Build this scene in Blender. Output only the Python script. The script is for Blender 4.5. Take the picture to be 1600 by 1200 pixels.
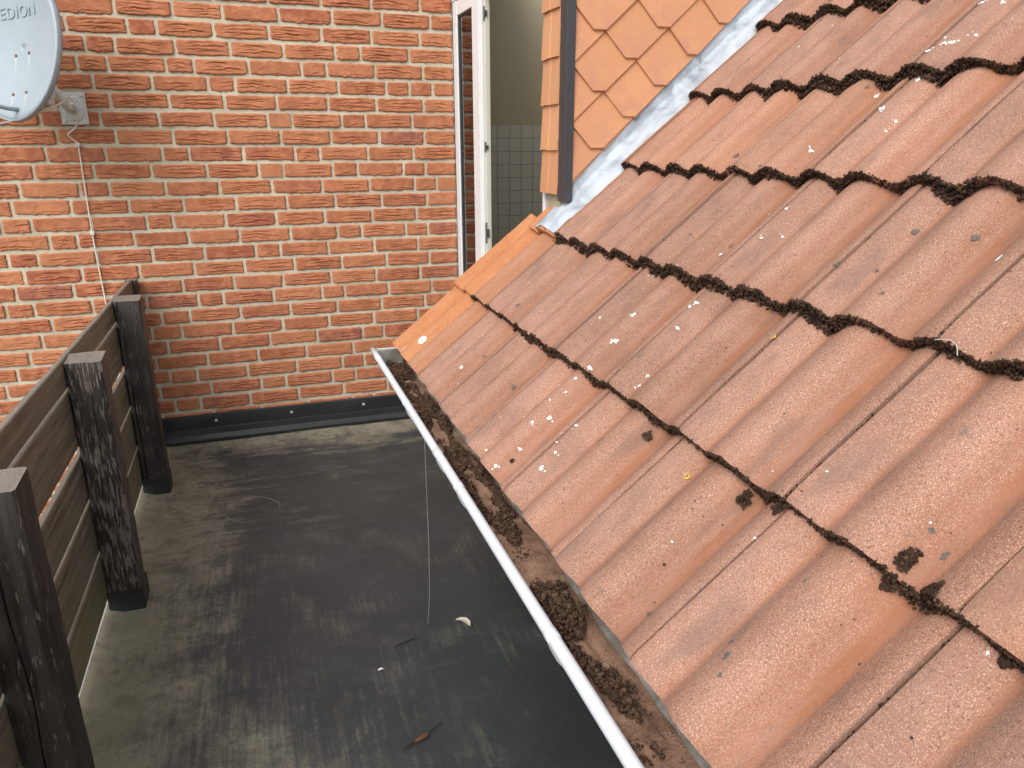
import bpy, math, random
import numpy as np
from mathutils import Vector, Matrix
from bpy_extras.object_utils import world_to_camera_view

for o in list(bpy.data.objects):
    bpy.data.objects.remove(o)
scene = bpy.context.scene
COL = scene.collection
rng = np.random.default_rng(7)
random.seed(7)

# ------------------------------------------------------------------ camera
cam_d = bpy.data.cameras.new('camera')
cam = bpy.data.objects.new('camera', cam_d)
COL.objects.link(cam)
cam_d.sensor_fit = 'HORIZONTAL'
cam_d.sensor_width = 36.0
cam_d.lens = 36.0 * 1147.6 / 1600.0
cam_d.clip_start = 0.02
cam_d.clip_end = 500.0
cr, cu, cf = Vector((0.9454, -0.3259, -0.0011)), Vector((0.1015, 0.2912, 0.9513)), Vector((0.3097, 0.8995, -0.3083))
m3 = Matrix((cr, cu, -cf)).transposed()
cam.matrix_world = Matrix.Translation((0.1571, -3.9198, 1.4604)) @ m3.to_4x4()
scene.camera = cam
scene.render.resolution_x, scene.render.resolution_y = 1024, 768

# ------------------------------------------------------------------ sky, sun, exposure
SUN_EL, SUN_AZ = math.radians(46), math.radians(222)     # azimuth clockwise from +y
world = bpy.data.worlds.new('World')
scene.world = world
world.use_nodes = True
wt = world.node_tree
wt.nodes.clear()
sky = wt.nodes.new('ShaderNodeTexSky')
sky.sky_type = 'NISHITA'
sky.sun_disc = False
sky.sun_elevation = SUN_EL
sky.sun_rotation = SUN_AZ
sky.air_density = 1.0
sky.dust_density = 3.0
sky.ozone_density = 1.0
hs = wt.nodes.new('ShaderNodeHueSaturation')          # overcast: a nearly grey sky
hs.inputs['Saturation'].default_value = 0.22
bg = wt.nodes.new('ShaderNodeBackground')
bg.inputs['Strength'].default_value = 0.15
wo = wt.nodes.new('ShaderNodeOutputWorld')
wt.links.new(sky.outputs[0], hs.inputs['Color'])
wt.links.new(hs.outputs[0], bg.inputs['Color'])
wt.links.new(bg.outputs[0], wo.inputs['Surface'])
sun_d = bpy.data.lights.new('sun', 'SUN')
sun_d.energy = 0.55
sun_d.angle = math.radians(40)
sun_d.color = (1.0, 0.975, 0.94)
sun = bpy.data.objects.new('sun', sun_d)
COL.objects.link(sun)
sd = Vector((math.sin(SUN_AZ) * math.cos(SUN_EL), math.cos(SUN_AZ) * math.cos(SUN_EL), math.sin(SUN_EL)))
sun.rotation_euler = sd.to_track_quat('Z', 'Y').to_euler()
vs = scene.view_settings
vs.view_transform = 'Standard'
vs.look = 'None'
vs.gamma = 1.0
vs.use_curve_mapping = False
vs.exposure = 0.95
scene.cycles.adaptive_threshold = 0.02
scene.cycles.max_bounces = 6
scene.cycles.diffuse_bounces = 3
scene.cycles.glossy_bounces = 3
scene.cycles.transparent_max_bounces = 6

# ------------------------------------------------------------------ helpers
def tag(o, label=None, cat=None, group=None, kind=None):
    if label: o['label'] = label
    if cat: o['category'] = cat
    if group: o['group'] = group
    if kind: o['kind'] = kind
    return o

def link(name, me, mat=None, parent=None):
    o = bpy.data.objects.new(name, me)
    COL.objects.link(o)
    if mat is not None and me is not None and not me.materials:
        me.materials.append(mat)
    if parent is not None:
        o.parent = parent
    return o

def empty(name, loc=(0, 0, 0)):
    o = bpy.data.objects.new(name, None)
    o.empty_display_size = 0.1
    COL.objects.link(o)
    o.location = loc
    return o

class MB:
    """collects vertices and faces for one mesh"""
    def __init__(s):
        s.v, s.f = [], []
    def add(s, v, f):
        n = len(s.v)
        s.v += [tuple(map(float, p)) for p in v]
        s.f += [tuple(i + n for i in q) for q in f]
        return s
    def box(s, a, b, bev=0.0):
        x0, y0, z0 = a; x1, y1, z1 = b
        if bev <= 0:
            v = [(x0,y0,z0),(x1,y0,z0),(x1,y1,z0),(x0,y1,z0),(x0,y0,z1),(x1,y0,z1),(x1,y1,z1),(x0,y1,z1)]
            return s.add(v, [(0,3,2,1),(4,5,6,7),(0,1,5,4),(1,2,6,5),(2,3,7,6),(3,0,4,7)])
        import bmesh
        bm = bmesh.new()
        bmesh.ops.create_cube(bm, size=1)
        for q in bm.verts:
            q.co = Vector(((x0+x1)/2 + q.co.x*(x1-x0), (y0+y1)/2 + q.co.y*(y1-y0), (z0+z1)/2 + q.co.z*(z1-z0)))
        bmesh.ops.bevel(bm, geom=bm.edges[:], offset=bev, segments=2, profile=0.6, affect='EDGES')
        bm.verts.index_update()
        v = [q.co[:] for q in bm.verts]; f = [[q.index for q in p.verts] for p in bm.faces]
        bm.free()
        return s.add(v, f)
    def tube(s, pts, r, seg=10, caps=True):
        pts = [Vector(p) for p in pts]
        rs = r if isinstance(r, (list, tuple)) else [r] * len(pts)
        v, f = [], []
        prev = None
        for i, p in enumerate(pts):
            t = (pts[min(i+1, len(pts)-1)] - pts[max(i-1, 0)]).normalized()
            if prev is None:
                a = Vector((0, 0, 1)) if abs(t.z) < 0.9 else Vector((1, 0, 0))
                n = t.cross(a).normalized()
            else:
                n = (prev - t * prev.dot(t)).normalized()
            prev = n
            b = t.cross(n)
            for k in range(seg):
                a = 2*math.pi*k/seg
                v.append(p + (n*math.cos(a) + b*math.sin(a)) * rs[i])
        for i in range(len(pts)-1):
            for k in range(seg):
                f.append((i*seg+k, i*seg+(k+1) % seg, (i+1)*seg+(k+1) % seg, (i+1)*seg+k))
        if caps:
            f.append(tuple(range(seg))[::-1])
            f.append(tuple((len(pts)-1)*seg + k for k in range(seg)))
        return s.add(v, f)
    def disc(s, c, nrm, r, h, seg=12):
        c = Vector(c); nrm = Vector(nrm).normalized()
        return s.tube([c, c + nrm*h*0.7, c + nrm*h], [r, r, r*0.75], seg)
    def mesh(s, name, smooth=False):
        me = bpy.data.meshes.new(name)
        me.from_pydata(s.v, [], s.f)
        me.update()
        if smooth:
            me.polygons.foreach_set('use_smooth', [True]*len(me.polygons))
        return me
    def build(s, name, mat, parent=None, smooth=False):
        return link(name, s.mesh(name, smooth), mat, parent)

def grid_faces(nx, ny):
    f = []
    for j in range(ny-1):
        for i in range(nx-1):
            a = j*nx+i
            f.append((a, a+1, a+nx+1, a+nx))
    return f

def auto_smooth(me, deg=40):
    me.polygons.foreach_set('use_smooth', [True]*len(me.polygons))
    try:
        me.set_sharp_from_angle(angle=math.radians(deg))
    except Exception:
        pass

# value noise for geometry
class VN:
    def __init__(s, seed, n=64):
        s.t = np.random.default_rng(seed).uniform(-1, 1, (n, n)); s.n = n
    def __call__(s, x, y):
        x = np.asarray(x, float); y = np.asarray(y, float)
        xi = np.floor(x).astype(int); yi = np.floor(y).astype(int)
        fx = x-xi; fy = y-yi
        fx = fx*fx*(3-2*fx); fy = fy*fy*(3-2*fy)
        n = s.n; t = s.t
        a = t[xi % n, yi % n]; b = t[(xi+1) % n, yi % n]; c = t[xi % n, (yi+1) % n]; d = t[(xi+1) % n, (yi+1) % n]
        return (a*(1-fx)+b*fx)*(1-fy) + (c*(1-fx)+d*fx)*fy
    def fbm(s, x, y, o=3):
        r = 0; a = 1.0; f = 1.0
        for i in range(o):
            r = r + a*s(np.asarray(x)*f+i*7.3, np.asarray(y)*f+i*3.1); a *= .5; f *= 2.03
        return r

# ------------------------------------------------------------------ materials
class NT:
    def __init__(s, name):
        s.m = bpy.data.materials.new(name)
        s.m.use_nodes = True
        s.t = s.m.node_tree
        s.t.nodes.clear()
        s.out = s.t.nodes.new('ShaderNodeOutputMaterial')
        s.p = s.t.nodes.new('ShaderNodeBsdfPrincipled')
        s.t.links.new(s.p.outputs[0], s.out.inputs['Surface'])
        s._tc = None
    def n(s, typ, **kw):
        nd = s.t.nodes.new(typ)
        for k, v in kw.items():
            setattr(nd, k, v)
        return nd
    def set(s, sock, v):
        if hasattr(v, 'is_output') or isinstance(v, bpy.types.NodeSocket):
            s.t.links.new(v, sock)
        elif isinstance(v, (tuple, list)) and len(v) == 3 and sock.type == 'RGBA':
            sock.default_value = (*v, 1)
        else:
            sock.default_value = v
    def tc(s, which='Object'):
        if s._tc is None:
            s._tc = s.n('ShaderNodeTexCoord')
        return s._tc.outputs[which]
    def pos(s):
        return s.n('ShaderNodeNewGeometry').outputs['Position']
    def mapping(s, vec, scale=(1, 1, 1), rot=(0, 0, 0), loc=(0, 0, 0)):
        m = s.n('ShaderNodeMapping')
        s.set(m.inputs['Vector'], vec)
        m.inputs['Scale'].default_value = scale; m.inputs['Rotation'].default_value = rot
        s.set(m.inputs['Location'], loc)
        return m.outputs[0]
    def noise(s, vec, scale, detail=3, rough=.55, dist=0, col=False):
        m = s.n('ShaderNodeTexNoise')
        s.set(m.inputs['Vector'], vec)
        m.inputs['Scale'].default_value = scale; m.inputs['Detail'].default_value = detail
        m.inputs['Roughness'].default_value = rough; m.inputs['Distortion'].default_value = dist
        return m.outputs['Color' if col else 'Fac']
    def voro(s, vec, scale, feature='F1', out='Distance', rand=1):
        m = s.n('ShaderNodeTexVoronoi', feature=feature)
        s.set(m.inputs['Vector'], vec)
        m.inputs['Scale'].default_value = scale; m.inputs['Randomness'].default_value = rand
        return m.outputs[out]
    def ramp(s, fac, stops, interp='LINEAR'):
        m = s.n('ShaderNodeValToRGB')
        s.set(m.inputs[0], fac)
        cr_ = m.color_ramp; cr_.interpolation = interp
        while len(cr_.elements) < len(stops): cr_.elements.new(.5)
        for e, (p, c) in zip(cr_.elements, stops):
            e.position = p
            e.color = (c, c, c, 1) if isinstance(c, (int, float)) else (*c, 1)
        return m.outputs[0]
    def step(s, v, a, b):
        m = s.n('ShaderNodeMapRange', interpolation_type='SMOOTHSTEP')
        s.set(m.inputs['Value'], v)
        m.inputs['From Min'].default_value = a; m.inputs['From Max'].default_value = b
        return m.outputs[0]
    def mix(s, fac, a, b, mode='MIX'):
        m = s.n('ShaderNodeMix', data_type='RGBA', blend_type=mode)
        s.set(m.inputs[0], fac); s.set(m.inputs[6], a); s.set(m.inputs[7], b)
        return m.outputs[2]
    def math(s, op, a, b=0.0, clamp=False):
        m = s.n('ShaderNodeMath', operation=op, use_clamp=clamp)
        s.set(m.inputs[0], a); s.set(m.inputs[1], b)
        return m.outputs[0]
    def sep(s, vec):
        m = s.n('ShaderNodeSeparateXYZ'); s.set(m.inputs[0], vec)
        return m.outputs
    def comb(s, x, y, z):
        m = s.n('ShaderNodeCombineXYZ')
        for i, q in enumerate((x, y, z)): s.set(m.inputs[i], q)
        return m.outputs[0]
    def rnd(s):
        return s.n('ShaderNodeObjectInfo').outputs['Random']
    def ocol(s):
        return s.n('ShaderNodeObjectInfo').outputs['Color']
    def attr(s, name):
        return s.n('ShaderNodeAttribute', attribute_name=name).outputs['Fac']
    def bump(s, h, strength=.5, dist=.002, normal=None):
        m = s.n('ShaderNodeBump')
        m.inputs['Strength'].default_value = strength; m.inputs['Distance'].default_value = dist
        s.set(m.inputs['Height'], h)
        if normal is not None: s.set(m.inputs['Normal'], normal)
        return m.outputs[0]
    def done(s, col, rough=.8, bump=None, metal=0.0, spec=None):
        s.set(s.p.inputs['Base Color'], col)
        s.set(s.p.inputs['Roughness'], rough)
        s.set(s.p.inputs['Metallic'], metal)
        if spec is not None: s.set(s.p.inputs['Specular IOR Level'], spec)
        if bump is not None: s.set(s.p.inputs['Normal'], bump)
        return s.m

def simple(name, col, rough=.6, metal=0.0, var=.12, scale=30, bump=.15, bd=.001):
    t = NT(name)
    v = t.tc()
    n = t.noise(v, scale, 4)
    c = t.mix(n, tuple(x*(1-var) for x in col), tuple(min(1, x*(1+var)) for x in col))
    r = t.math('MULTIPLY_ADD', n, .2); r.node.inputs[2].default_value = rough-.1
    return t.done(c, r, t.bump(t.noise(v, scale*6, 3), bump, bd), metal)

def m_brick():
    t = NT('handmade_brick')
    g = t.pos(); r = t.rnd()
    v = t.n('ShaderNodeVectorMath', operation='ADD'); t.set(v.inputs[0], g)
    t.set(v.inputs[1], t.comb(t.math('MULTIPLY', r, 37.), t.math('MULTIPLY', r, 91.), t.math('MULTIPLY', r, 13.)))
    v = v.outputs[0]
    base = t.ramp(r, [(0, (.37, .138, .066)), (.16, (.305, .100, .050)), (.34, (.40, .160, .077)), (.52, (.335, .118, .060)),
                      (.7, (.43, .172, .085)), (.84, (.295, .088, .048)), (.92, (.385, .135, .064)), (1, (.25, .085, .06))])
    n1 = t.noise(v, 22, 4, .6)
    c = t.mix(t.step(n1, .35, .7), base, t.mix(.7, base, (.52, .21, .105)))
    n2 = t.noise(t.mapping(v, (1, 1, 2.4)), 40, 4, .65)
    c = t.mix(t.math('MULTIPLY', t.step(n2, .56, .75), .55), c, (.22, .06, .035))
    n3 = t.noise(v, 14, 5, .7)
    c = t.mix(t.math('MULTIPLY', t.step(n3, .66, .8), .5), c, (.60, .38, .26))
    sp = t.noise(v, 420, 2, .5)
    c = t.mix(t.math('MULTIPLY', t.step(sp, .66, .72), .45), c, (.60, .40, .28))
    h = t.math('ADD', t.math('MULTIPLY', t.noise(t.mapping(v, (1, 1, 2.2)), 95, 4, .6), .7), t.math('MULTIPLY', sp, .3))
    return t.done(c, .92, t.bump(h, .7, .0022), spec=.25)

def m_mortar():
    t = NT('lime_mortar')
    v = t.pos()
    n = t.noise(v, 9, 4, .6); n2 = t.noise(v, 260, 3, .6)
    c = t.ramp(n, [(.3, (.43, .38, .275)), (.55, (.55, .495, .375)), (.8, (.63, .575, .455))])
    c = t.mix(t.math('MULTIPLY', t.step(n2, .58, .75), .35), c, (.26, .22, .17))
    h = t.math('ADD', n2, t.noise(v, 60, 3, .6))
    return t.done(c, .95, t.bump(h, .8, .003), spec=.2)

def m_tile():
    t = NT('sanded_roof_tile')
    v0 = t.tc(); r = t.rnd(); g = t.pos()
    oc = t.n('ShaderNodeSeparateColor'); t.set(oc.inputs[0], t.ocol())
    orange_w = oc.outputs[0]
    val = t.attr('valley'); clean = t.attr('clean')
    base = t.ramp(t.noise(g, 5.5, 4, .6), [(.25, (.255, .124, .080)), (.45, (.318, .163, .110)), (.62, (.37, .197, .139)), (.8, (.295, .140, .089))])
    base = t.mix(t.math('MULTIPLY', r, .55), base, (.31, .150, .098))
    # sand grains
    g1 = t.noise(g, 480, 1.5, .6); g2 = t.noise(g, 260, 2, .6); g3 = t.noise(g, 700, 1, .5)
    grain_w = t.math('SUBTRACT', 1.0, t.math('MULTIPLY', val, .55))
    c = t.mix(t.math('MULTIPLY', t.step(g1, .52, .68), t.math('MULTIPLY', grain_w, .75)), base, (.58, .385, .275))
    c = t.mix(t.math('MULTIPLY', t.step(g2, .54, .70), t.math('MULTIPLY', grain_w, .62)), c, (.115, .052, .036))
    c = t.mix(t.math('MULTIPLY', t.step(g3, .67, .74), t.math('MULTIPLY', grain_w, .8)), c, (.85, .70, .58))
    c = t.mix(t.math('MULTIPLY', t.attr('flank_shade'), .42), c, t.mix(g2, (.16, .062, .032), (.30, .125, .066)))  # painted shade: brown on the near flank of the middle roll
    # washed-out valleys show the orange body, darkened further in place of roll shade
    nv = t.noise(t.mapping(v0, (30, 3.5, 1)), 1.0, 4, .6)
    ow = t.math('MULTIPLY', val, t.step(nv, .22, .75))
    c = t.mix(t.math('MULTIPLY', ow, .8), c, t.mix(t.noise(g, 30, 3), (.25, .088, .036), (.34, .132, .06)))
    nf = t.noise(t.mapping(v0, (22, 3, 1)), 1.3, 4, .65)
    c = t.mix(t.math('MULTIPLY', clean, t.step(nf, .3, .65)), c, (.33, .125, .056))
    gy = t.math('MULTIPLY', t.attr('grey'), t.step(t.noise(t.mapping(v0, (20, 5, 1)), 1.1, 3, .6), .25, .7))
    c = t.mix(t.math('MULTIPLY', gy, .42), c, t.mix(g2, (.13, .078, .062), (.26, .165, .135)))
    # broad grey weathering streaks
    ns = t.noise(t.mapping(t.n('ShaderNodeVectorMath', operation='ADD').outputs[0] if False else v0, (16, 4.5, 1), loc=t.comb(t.math('MULTIPLY', r, 19.), t.math('MULTIPLY', r, 7.), 0.0)), 1.0, 5, .6)
    c = t.mix(t.math('MULTIPLY', t.step(ns, .53, .75), .55), c, (.17, .105, .085))
    # lichen-grey blotches and tiny black dots
    nb = t.noise(g, 26, 3, .55)
    c = t.mix(t.math('MULTIPLY', t.step(nb, .68, .76), .5), c, (.135, .115, .098))
    nd = t.voro(g, 42)
    c = t.mix(t.math('MULTIPLY', t.step(nd, .10, .05), t.step(t.noise(g, 9, 2), .5, .6)), c, (.035, .022, .018))
    tone = t.math('ADD', .84, t.math('MULTIPLY', r, .20))
    c = t.mix(1.0, c, t.comb(tone, tone, tone), 'MULTIPLY')
    # orange replacement tiles
    no = t.noise(g, 90, 4, .7)
    co = t.mix(t.step(t.noise(g, 10, 4, .6), .35, .7), (.41, .168, .070), (.46, .205, .094))
    co = t.mix(t.math('MULTIPLY', t.step(no, .54, .70), .7), co, (.26, .10, .05))
    co = t.mix(t.math('MULTIPLY', t.step(t.noise(t.mapping(v0, (18, 3, 1)), 1.4, 4, .65), .5, .72), .5), co, (.30, .13, .07))
    co = t.mix(t.math('MULTIPLY', t.step(g2, .56, .68), .45), co, (.24, .09, .04))
    c = t.mix(t.math('MULTIPLY', orange_w, t.step(t.noise(t.mapping(v0, (10, 3, 1)), 1.2, 4), .22, .42)), c, co)
    h = t.math('ADD', t.math('MULTIPLY', g1, .6), t.math('MULTIPLY', g2, .5))
    return t.done(c, .9, t.bump(h, .55, .0016), spec=.3)

def m_moss():
    t = NT('dry_moss')
    g = t.pos()
    n = t.noise(g, 60, 4, .65); n2 = t.noise(g, 400, 2)
    c = t.ramp(n, [(.3, (.017, .010, .007)), (.48, (.045, .025, .016)), (.66, (.085, .047, .030)), (.85, (.15, .11, .07))])
    c = t.mix(t.math('MULTIPLY', t.step(n2, .6, .75), .5), c, (.16, .12, .085))
    return t.done(c, .95, t.bump(n2, .8, .002), spec=.15)

def m_gmoss():
    t = NT('brown_gutter_moss')
    g = t.pos()
    n = t.noise(g, 75, 4, .65); n2 = t.noise(g, 420, 2)
    c = t.ramp(n, [(.3, (.026, .015, .010)), (.5, (.075, .042, .027)), (.68, (.135, .076, .048)), (.85, (.22, .14, .09))])
    c = t.mix(t.math('MULTIPLY', t.step(n2, .58, .74), .5), c, (.24, .165, .115))
    return t.done(c, .95, t.bump(n2, .8, .002), spec=.15)

def m_debris():
    t = NT('gutter_silt')
    g = t.pos()
    n = t.noise(g, 18, 4, .6); n2 = t.noise(g, 420, 2, .6); n3 = t.noise(g, 200, 2, .6)
    c = t.ramp(n, [(.3, (.15, .082, .052)), (.5, (.27, .155, .10)), (.7, (.36, .225, .15))])
    c = t.mix(t.math('MULTIPLY', t.step(n2, .55, .7), .6), c, (.48, .33, .23))
    c = t.mix(t.math('MULTIPLY', t.step(n3, .58, .7), .7), c, (.07, .038, .025))
    return t.done(c, .95, t.bump(t.math('ADD', n2, n3), .9, .003), spec=.2)

def m_floor():
    t = NT('bitumen_membrane')
    g = t.pos(); s = t.sep(g)
    x, y = s[0], s[1]
    base = t.mix(t.noise(g, 3, 4), (.020, .024, .026), (.046, .052, .053))
    # dried silt: heavy along the fence and the wall, thinning to the middle
    left = t.step(t.math('ADD', x, t.math('MULTIPLY', t.noise(g, 2.2, 4, .6), .55)), .44, -.20)
    wall = t.step(t.math('ADD', y, t.math('MULTIPLY', t.noise(t.mapping(g, (.6, 2, 1)), 3.2, 4), .5)), -.28, .22)
    near = t.math('MULTIPLY', t.step(y, -1.7, -2.7), t.step(t.math('ADD', x, t.math('MULTIPLY', t.noise(g, 1.9, 3), .6)), .95, .15))
    m = t.math('MAXIMUM', left, t.math('MAXIMUM', t.math('MULTIPLY', wall, .85), t.math('MULTIPLY', near, .75)))
    st1 = t.noise(t.mapping(g, (44, 2.4, 1), rot=(0, 0, math.radians(8))), 1.6, 6, .7, .4)
    st2 = t.noise(t.mapping(g, (2.0, 16, 1), rot=(0, 0, math.radians(16))), 1.7, 5, .65, .6)
    bl = t.noise(g, 4.2, 8, .68, .6); fine = t.noise(g, 90, 5, .75)
    w_ = t.step(y, -1.0, -1.5)
    st = t.mix(w_, st2, st1)
    body = t.math('ADD', t.math('MULTIPLY', bl, .55), t.math('ADD', t.math('MULTIPLY', st, .4), t.math('MULTIPLY', fine, .22)))
    thr = t.math('ADD', body, t.math('MULTIPLY', m, .34))
    d = t.step(thr, .60, .90)
    d2 = t.math('MULTIPLY', t.step(body, .57, .76), t.math('MULTIPLY', t.step(x, 1.0, .3), .38))
    d = t.math('MAXIMUM', d, d2)
    silt = t.mix(t.noise(g, 6, 4), (.185, .165, .115), (.36, .325, .235))
    silt = t.mix(t.math('MULTIPLY', t.step(t.noise(g, 11, 6, .7, .4), .48, .64), .7), silt, (.08, .073, .054))
    silt = t.mix(t.math('MULTIPLY', t.step(t.noise(g, 38, 5, .75), .52, .66), .55), silt, (.10, .09, .066))
    silt = t.mix(t.math('MULTIPLY', t.step(t.noise(g, 27, 5, .75), .60, .74), .6), silt, (.46, .42, .33))
    alg = t.math('MULTIPLY', t.step(x, -.12, -.36), t.step(t.noise(g, 5, 3), .35, .65))
    silt = t.mix(t.math('MULTIPLY', alg, .6), silt, (.17, .16, .085))
    gran = t.noise(g, 330, 3, .7)
    d = t.math('MULTIPLY', d, t.math('ADD', .62, t.math('MULTIPLY', t.step(gran, .3, .62), .38)))
    c = t.mix(t.math('MULTIPLY', d, .92), base, silt)
    # pale specks
    vo = t.voro(g, 34); sel = t.step(t.noise(g, 23, 2), .60, .66)
    c = t.mix(t.math('MULTIPLY', t.step(vo, .055, .03), sel), c, (.42, .40, .36))
    vo2 = t.voro(g, 120); sel2 = t.math('MULTIPLY', t.step(x, .55, .8), t.step(t.noise(g, 8, 3), .45, .6))
    c = t.mix(t.math('MULTIPLY', t.step(vo2, .16, .10), t.math('MULTIPLY', sel2, .7)), c, (.16, .16, .155))
    sw = t.noise(t.mapping(g, (1, 5.5, 1), rot=(0, 0, math.radians(-32))), 2.2, 5, .7, .9)
    c = t.mix(t.math('MULTIPLY', t.step(sw, .52, .80), .42), c, (.105, .105, .092))
    for rx, ry, rr0 in ((-.28, -1.50, .085), (-.285, -.60, .07), (-.29, -.57, .045), (.02, -.92, .11)):      # dried puddle rings
        dist = t.n('ShaderNodeVectorMath', operation='DISTANCE'); t.set(dist.inputs[0], t.comb(x, y, 0.0)); dist.inputs[1].default_value = (rx, ry, 0)
        q = t.math('ADD', dist.outputs['Value'], t.math('MULTIPLY', t.noise(g, 7, 2), .05))
        rg_ = t.math('MULTIPLY', t.step(t.math('ABSOLUTE', t.math('SUBTRACT', q, rr0+.025)), .0038, .001), t.step(t.noise(g, 5, 2), .42, .58))
        c = t.mix(t.math('MULTIPLY', rg_, .5), c, (.27, .25, .20))
    wob = t.math('ADD', x, t.math('MULTIPLY', t.noise(t.mapping(g, (0, 3, 0)), 1.0, 3), .03))
    lap = t.step(wob, .150, .154)                                    # edge of an overlapping sheet
    seam = t.step(t.math('ABSOLUTE', t.math('SUBTRACT', wob, .152)), .004, .001)
    c = t.mix(t.math('MULTIPLY', seam, t.math('MULTIPLY', t.step(t.noise(g, 4, 3), .4, .65), .3)), c, (.085, .08, .066))
    rough = t.mix(d, t.mix(t.noise(g, 5, 4), (.42, .42, .42), (.66, .66, .66)), (.82, .82, .82))
    h = t.math('ADD', t.math('MULTIPLY', t.noise(g, 14, 4, .6), 1.0), t.math('ADD', t.math('MULTIPLY', lap, .5), t.math('ADD', t.math('MULTIPLY', fine, .25), t.math('MULTIPLY', gran, .08))))
    return t.done(c, rough, t.bump(h, .45, .006))

def m_wood(name, dark, peel, amount, horiz=False, algae=False):
    t = NT(name)
    g = t.pos(); s = t.sep(g); r = t.rnd()
    sc = (55, 2.2, 55) if horiz else (55, 55, 2.2)
    gr = t.noise(t.mapping(g, sc), 1.0, 5, .65, .25)
    gr2 = t.noise(t.mapping(g, tuple(q*(3 if q > 10 else 9) for q in sc)), 1.0, 3, .6)
    c = t.mix(t.step(gr, .32, .68), tuple(q*.7 for q in dark), tuple(min(1, q*2.3+.006) for q in dark))
    c = t.mix(t.math('MULTIPLY', t.step(t.noise(g, 5, 3, .6), .4, .7), .4), c, tuple(min(1, q*2.0+.01) for q in dark))
    pz = t.noise(t.mapping(g, (10, 10, 4)), 1.0, 2, .5)
    oc = t.n('ShaderNodeSeparateColor'); t.set(oc.inputs[0], t.ocol())
    f = t.math('ADD', t.math('MULTIPLY', gr2, .95), t.math('ADD', t.math('MULTIPLY', pz, .22), t.math('MULTIPLY', oc.outputs[1], .16)))
    f = t.step(f, amount, amount+.05)
    c = t.mix(t.math('MULTIPLY', f, .9), c, t.mix(gr, peel, tuple(q*.62 for q in peel)))
    if algae:
        low = t.math('MULTIPLY', t.step(t.math('ADD', s[2], t.math('MULTIPLY', t.noise(g, 9, 3), .2)), .40, .10), .85)
        c = t.mix(low, c, t.mix(gr, (.15, .145, .05), (.26, .245, .105)))
        mid = t.math('MULTIPLY', t.step(t.noise(t.mapping(g, (3, 3, 12)), 1.0, 4), .42, .66), .65)
        c = t.mix(mid, c, (.165, .15, .112))
    nz = t.sep(t.n('ShaderNodeNewGeometry').outputs['Normal'])[2]
    endg = t.noise(t.mapping(g, (160, 30, 30)), 1.0, 3, .6)
    c = t.mix(t.math('MULTIPLY', t.step(nz, .6, .9), .9), c, t.mix(endg, (.10, .088, .074), (.29, .255, .215)))
    h = t.math('ADD', t.math('MULTIPLY', gr, .8), t.math('ADD', t.math('MULTIPLY', gr2, .5), t.math('MULTIPLY', f, -.5)))
    return t.done(c, t.mix(f, (.5, .5, .5), (.85, .85, .85)), t.bump(h, .7, .003))

def m_shingle():
    t = NT('orange_shingle')
    g = t.pos(); r = t.rnd()
    c = t.mix(r, (.51, .248, .122), (.585, .292, .150))
    c = t.mix(t.step(t.noise(g, 7, 4), .3, .75), c, t.mix(.5, c, (.60, .29, .145)))
    c = t.mix(t.math('MULTIPLY', t.step(t.noise(g, 24, 5, .7), .58, .8), .35), c, (.40, .17, .085))
    c = t.mix(t.math('MULTIPLY', t.step(t.noise(g, 160, 3, .7), .70, .78), .5), c, (.33, .15, .08))
    low = t.attr('low')
    c = t.mix(t.math('MULTIPLY', low, t.step(t.noise(g, 30, 3), .35, .6)), c, (.50, .235, .15))
    return t.done(c, .72, t.bump(t.noise(g, 220, 3), .12, .001), spec=.35)

def m_lead():
    t = NT('weathered_lead')
    g = t.pos()
    n = t.noise(g, 9, 5, .65, .8); n2 = t.noise(g, 60, 4, .7, .5)
    c = t.ramp(n, [(.28, (.17, .19, .22)), (.40, (.31, .345, .385)), (.55, (.43, .475, .52)), (.8, (.51, .555, .60))])
    c = t.mix(t.math('MULTIPLY', t.step(n2, .58, .74), .5), c, (.22, .235, .255))
    return t.done(c, t.mix(n, (.55, .55, .55), (.75, .75, .75)), t.bump(t.math('ADD', n, t.math('MULTIPLY', n2, .5)), .4, .005), .08)

def m_zinc():
    t = NT('stained_zinc')
    g = t.pos()
    n = t.noise(g, 14, 5, .65, .5); n2 = t.noise(g, 70, 4, .6)
    c = t.ramp(n, [(.3, (.135, .12, .095)), (.5, (.25, .235, .20)), (.66, (.36, .365, .36)), (.8, (.42, .40, .35))])
    c = t.mix(t.math('MULTIPLY', t.step(n2, .5, .7), .5), c, (.20, .155, .105))
    return t.done(c, .55, t.bump(n2, .2, .002), .3)

def m_white(name, col=(.78, .79, .80), dirt=.25):
    t = NT(name)
    g = t.pos()
    n = t.noise(g, 30, 5, .7)
    c = t.mix(t.math('MULTIPLY', t.step(n, .56, .8), dirt), col, (.42, .41, .38))
    c = t.mix(t.math('MULTIPLY', t.step(t.noise(g, 3, 3), .45, .75), .25), c, tuple(q*.86 for q in col))
    return t.done(c, .42, t.bump(n, .06, .001))

def m_glass():
    t = NT('window_glass')
    tr = t.n('ShaderNodeBsdfTransparent'); tr.inputs[0].default_value = (.86, .89, .88, 1)
    gl = t.n('ShaderNodeBsdfGlossy'); gl.inputs['Roughness'].default_value = .01
    fr = t.n('ShaderNodeFresnel'); fr.inputs['IOR'].default_value = 1.75
    mx = t.n('ShaderNodeMixShader')
    t.set(mx.inputs[0], fr.outputs[0]); t.set(mx.inputs[1], tr.outputs[0]); t.set(mx.inputs[2], gl.outputs[0])
    t.t.links.new(mx.outputs[0], t.out.inputs['Surface'])
    t.t.nodes.remove(t.p)
    return t.m

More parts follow.
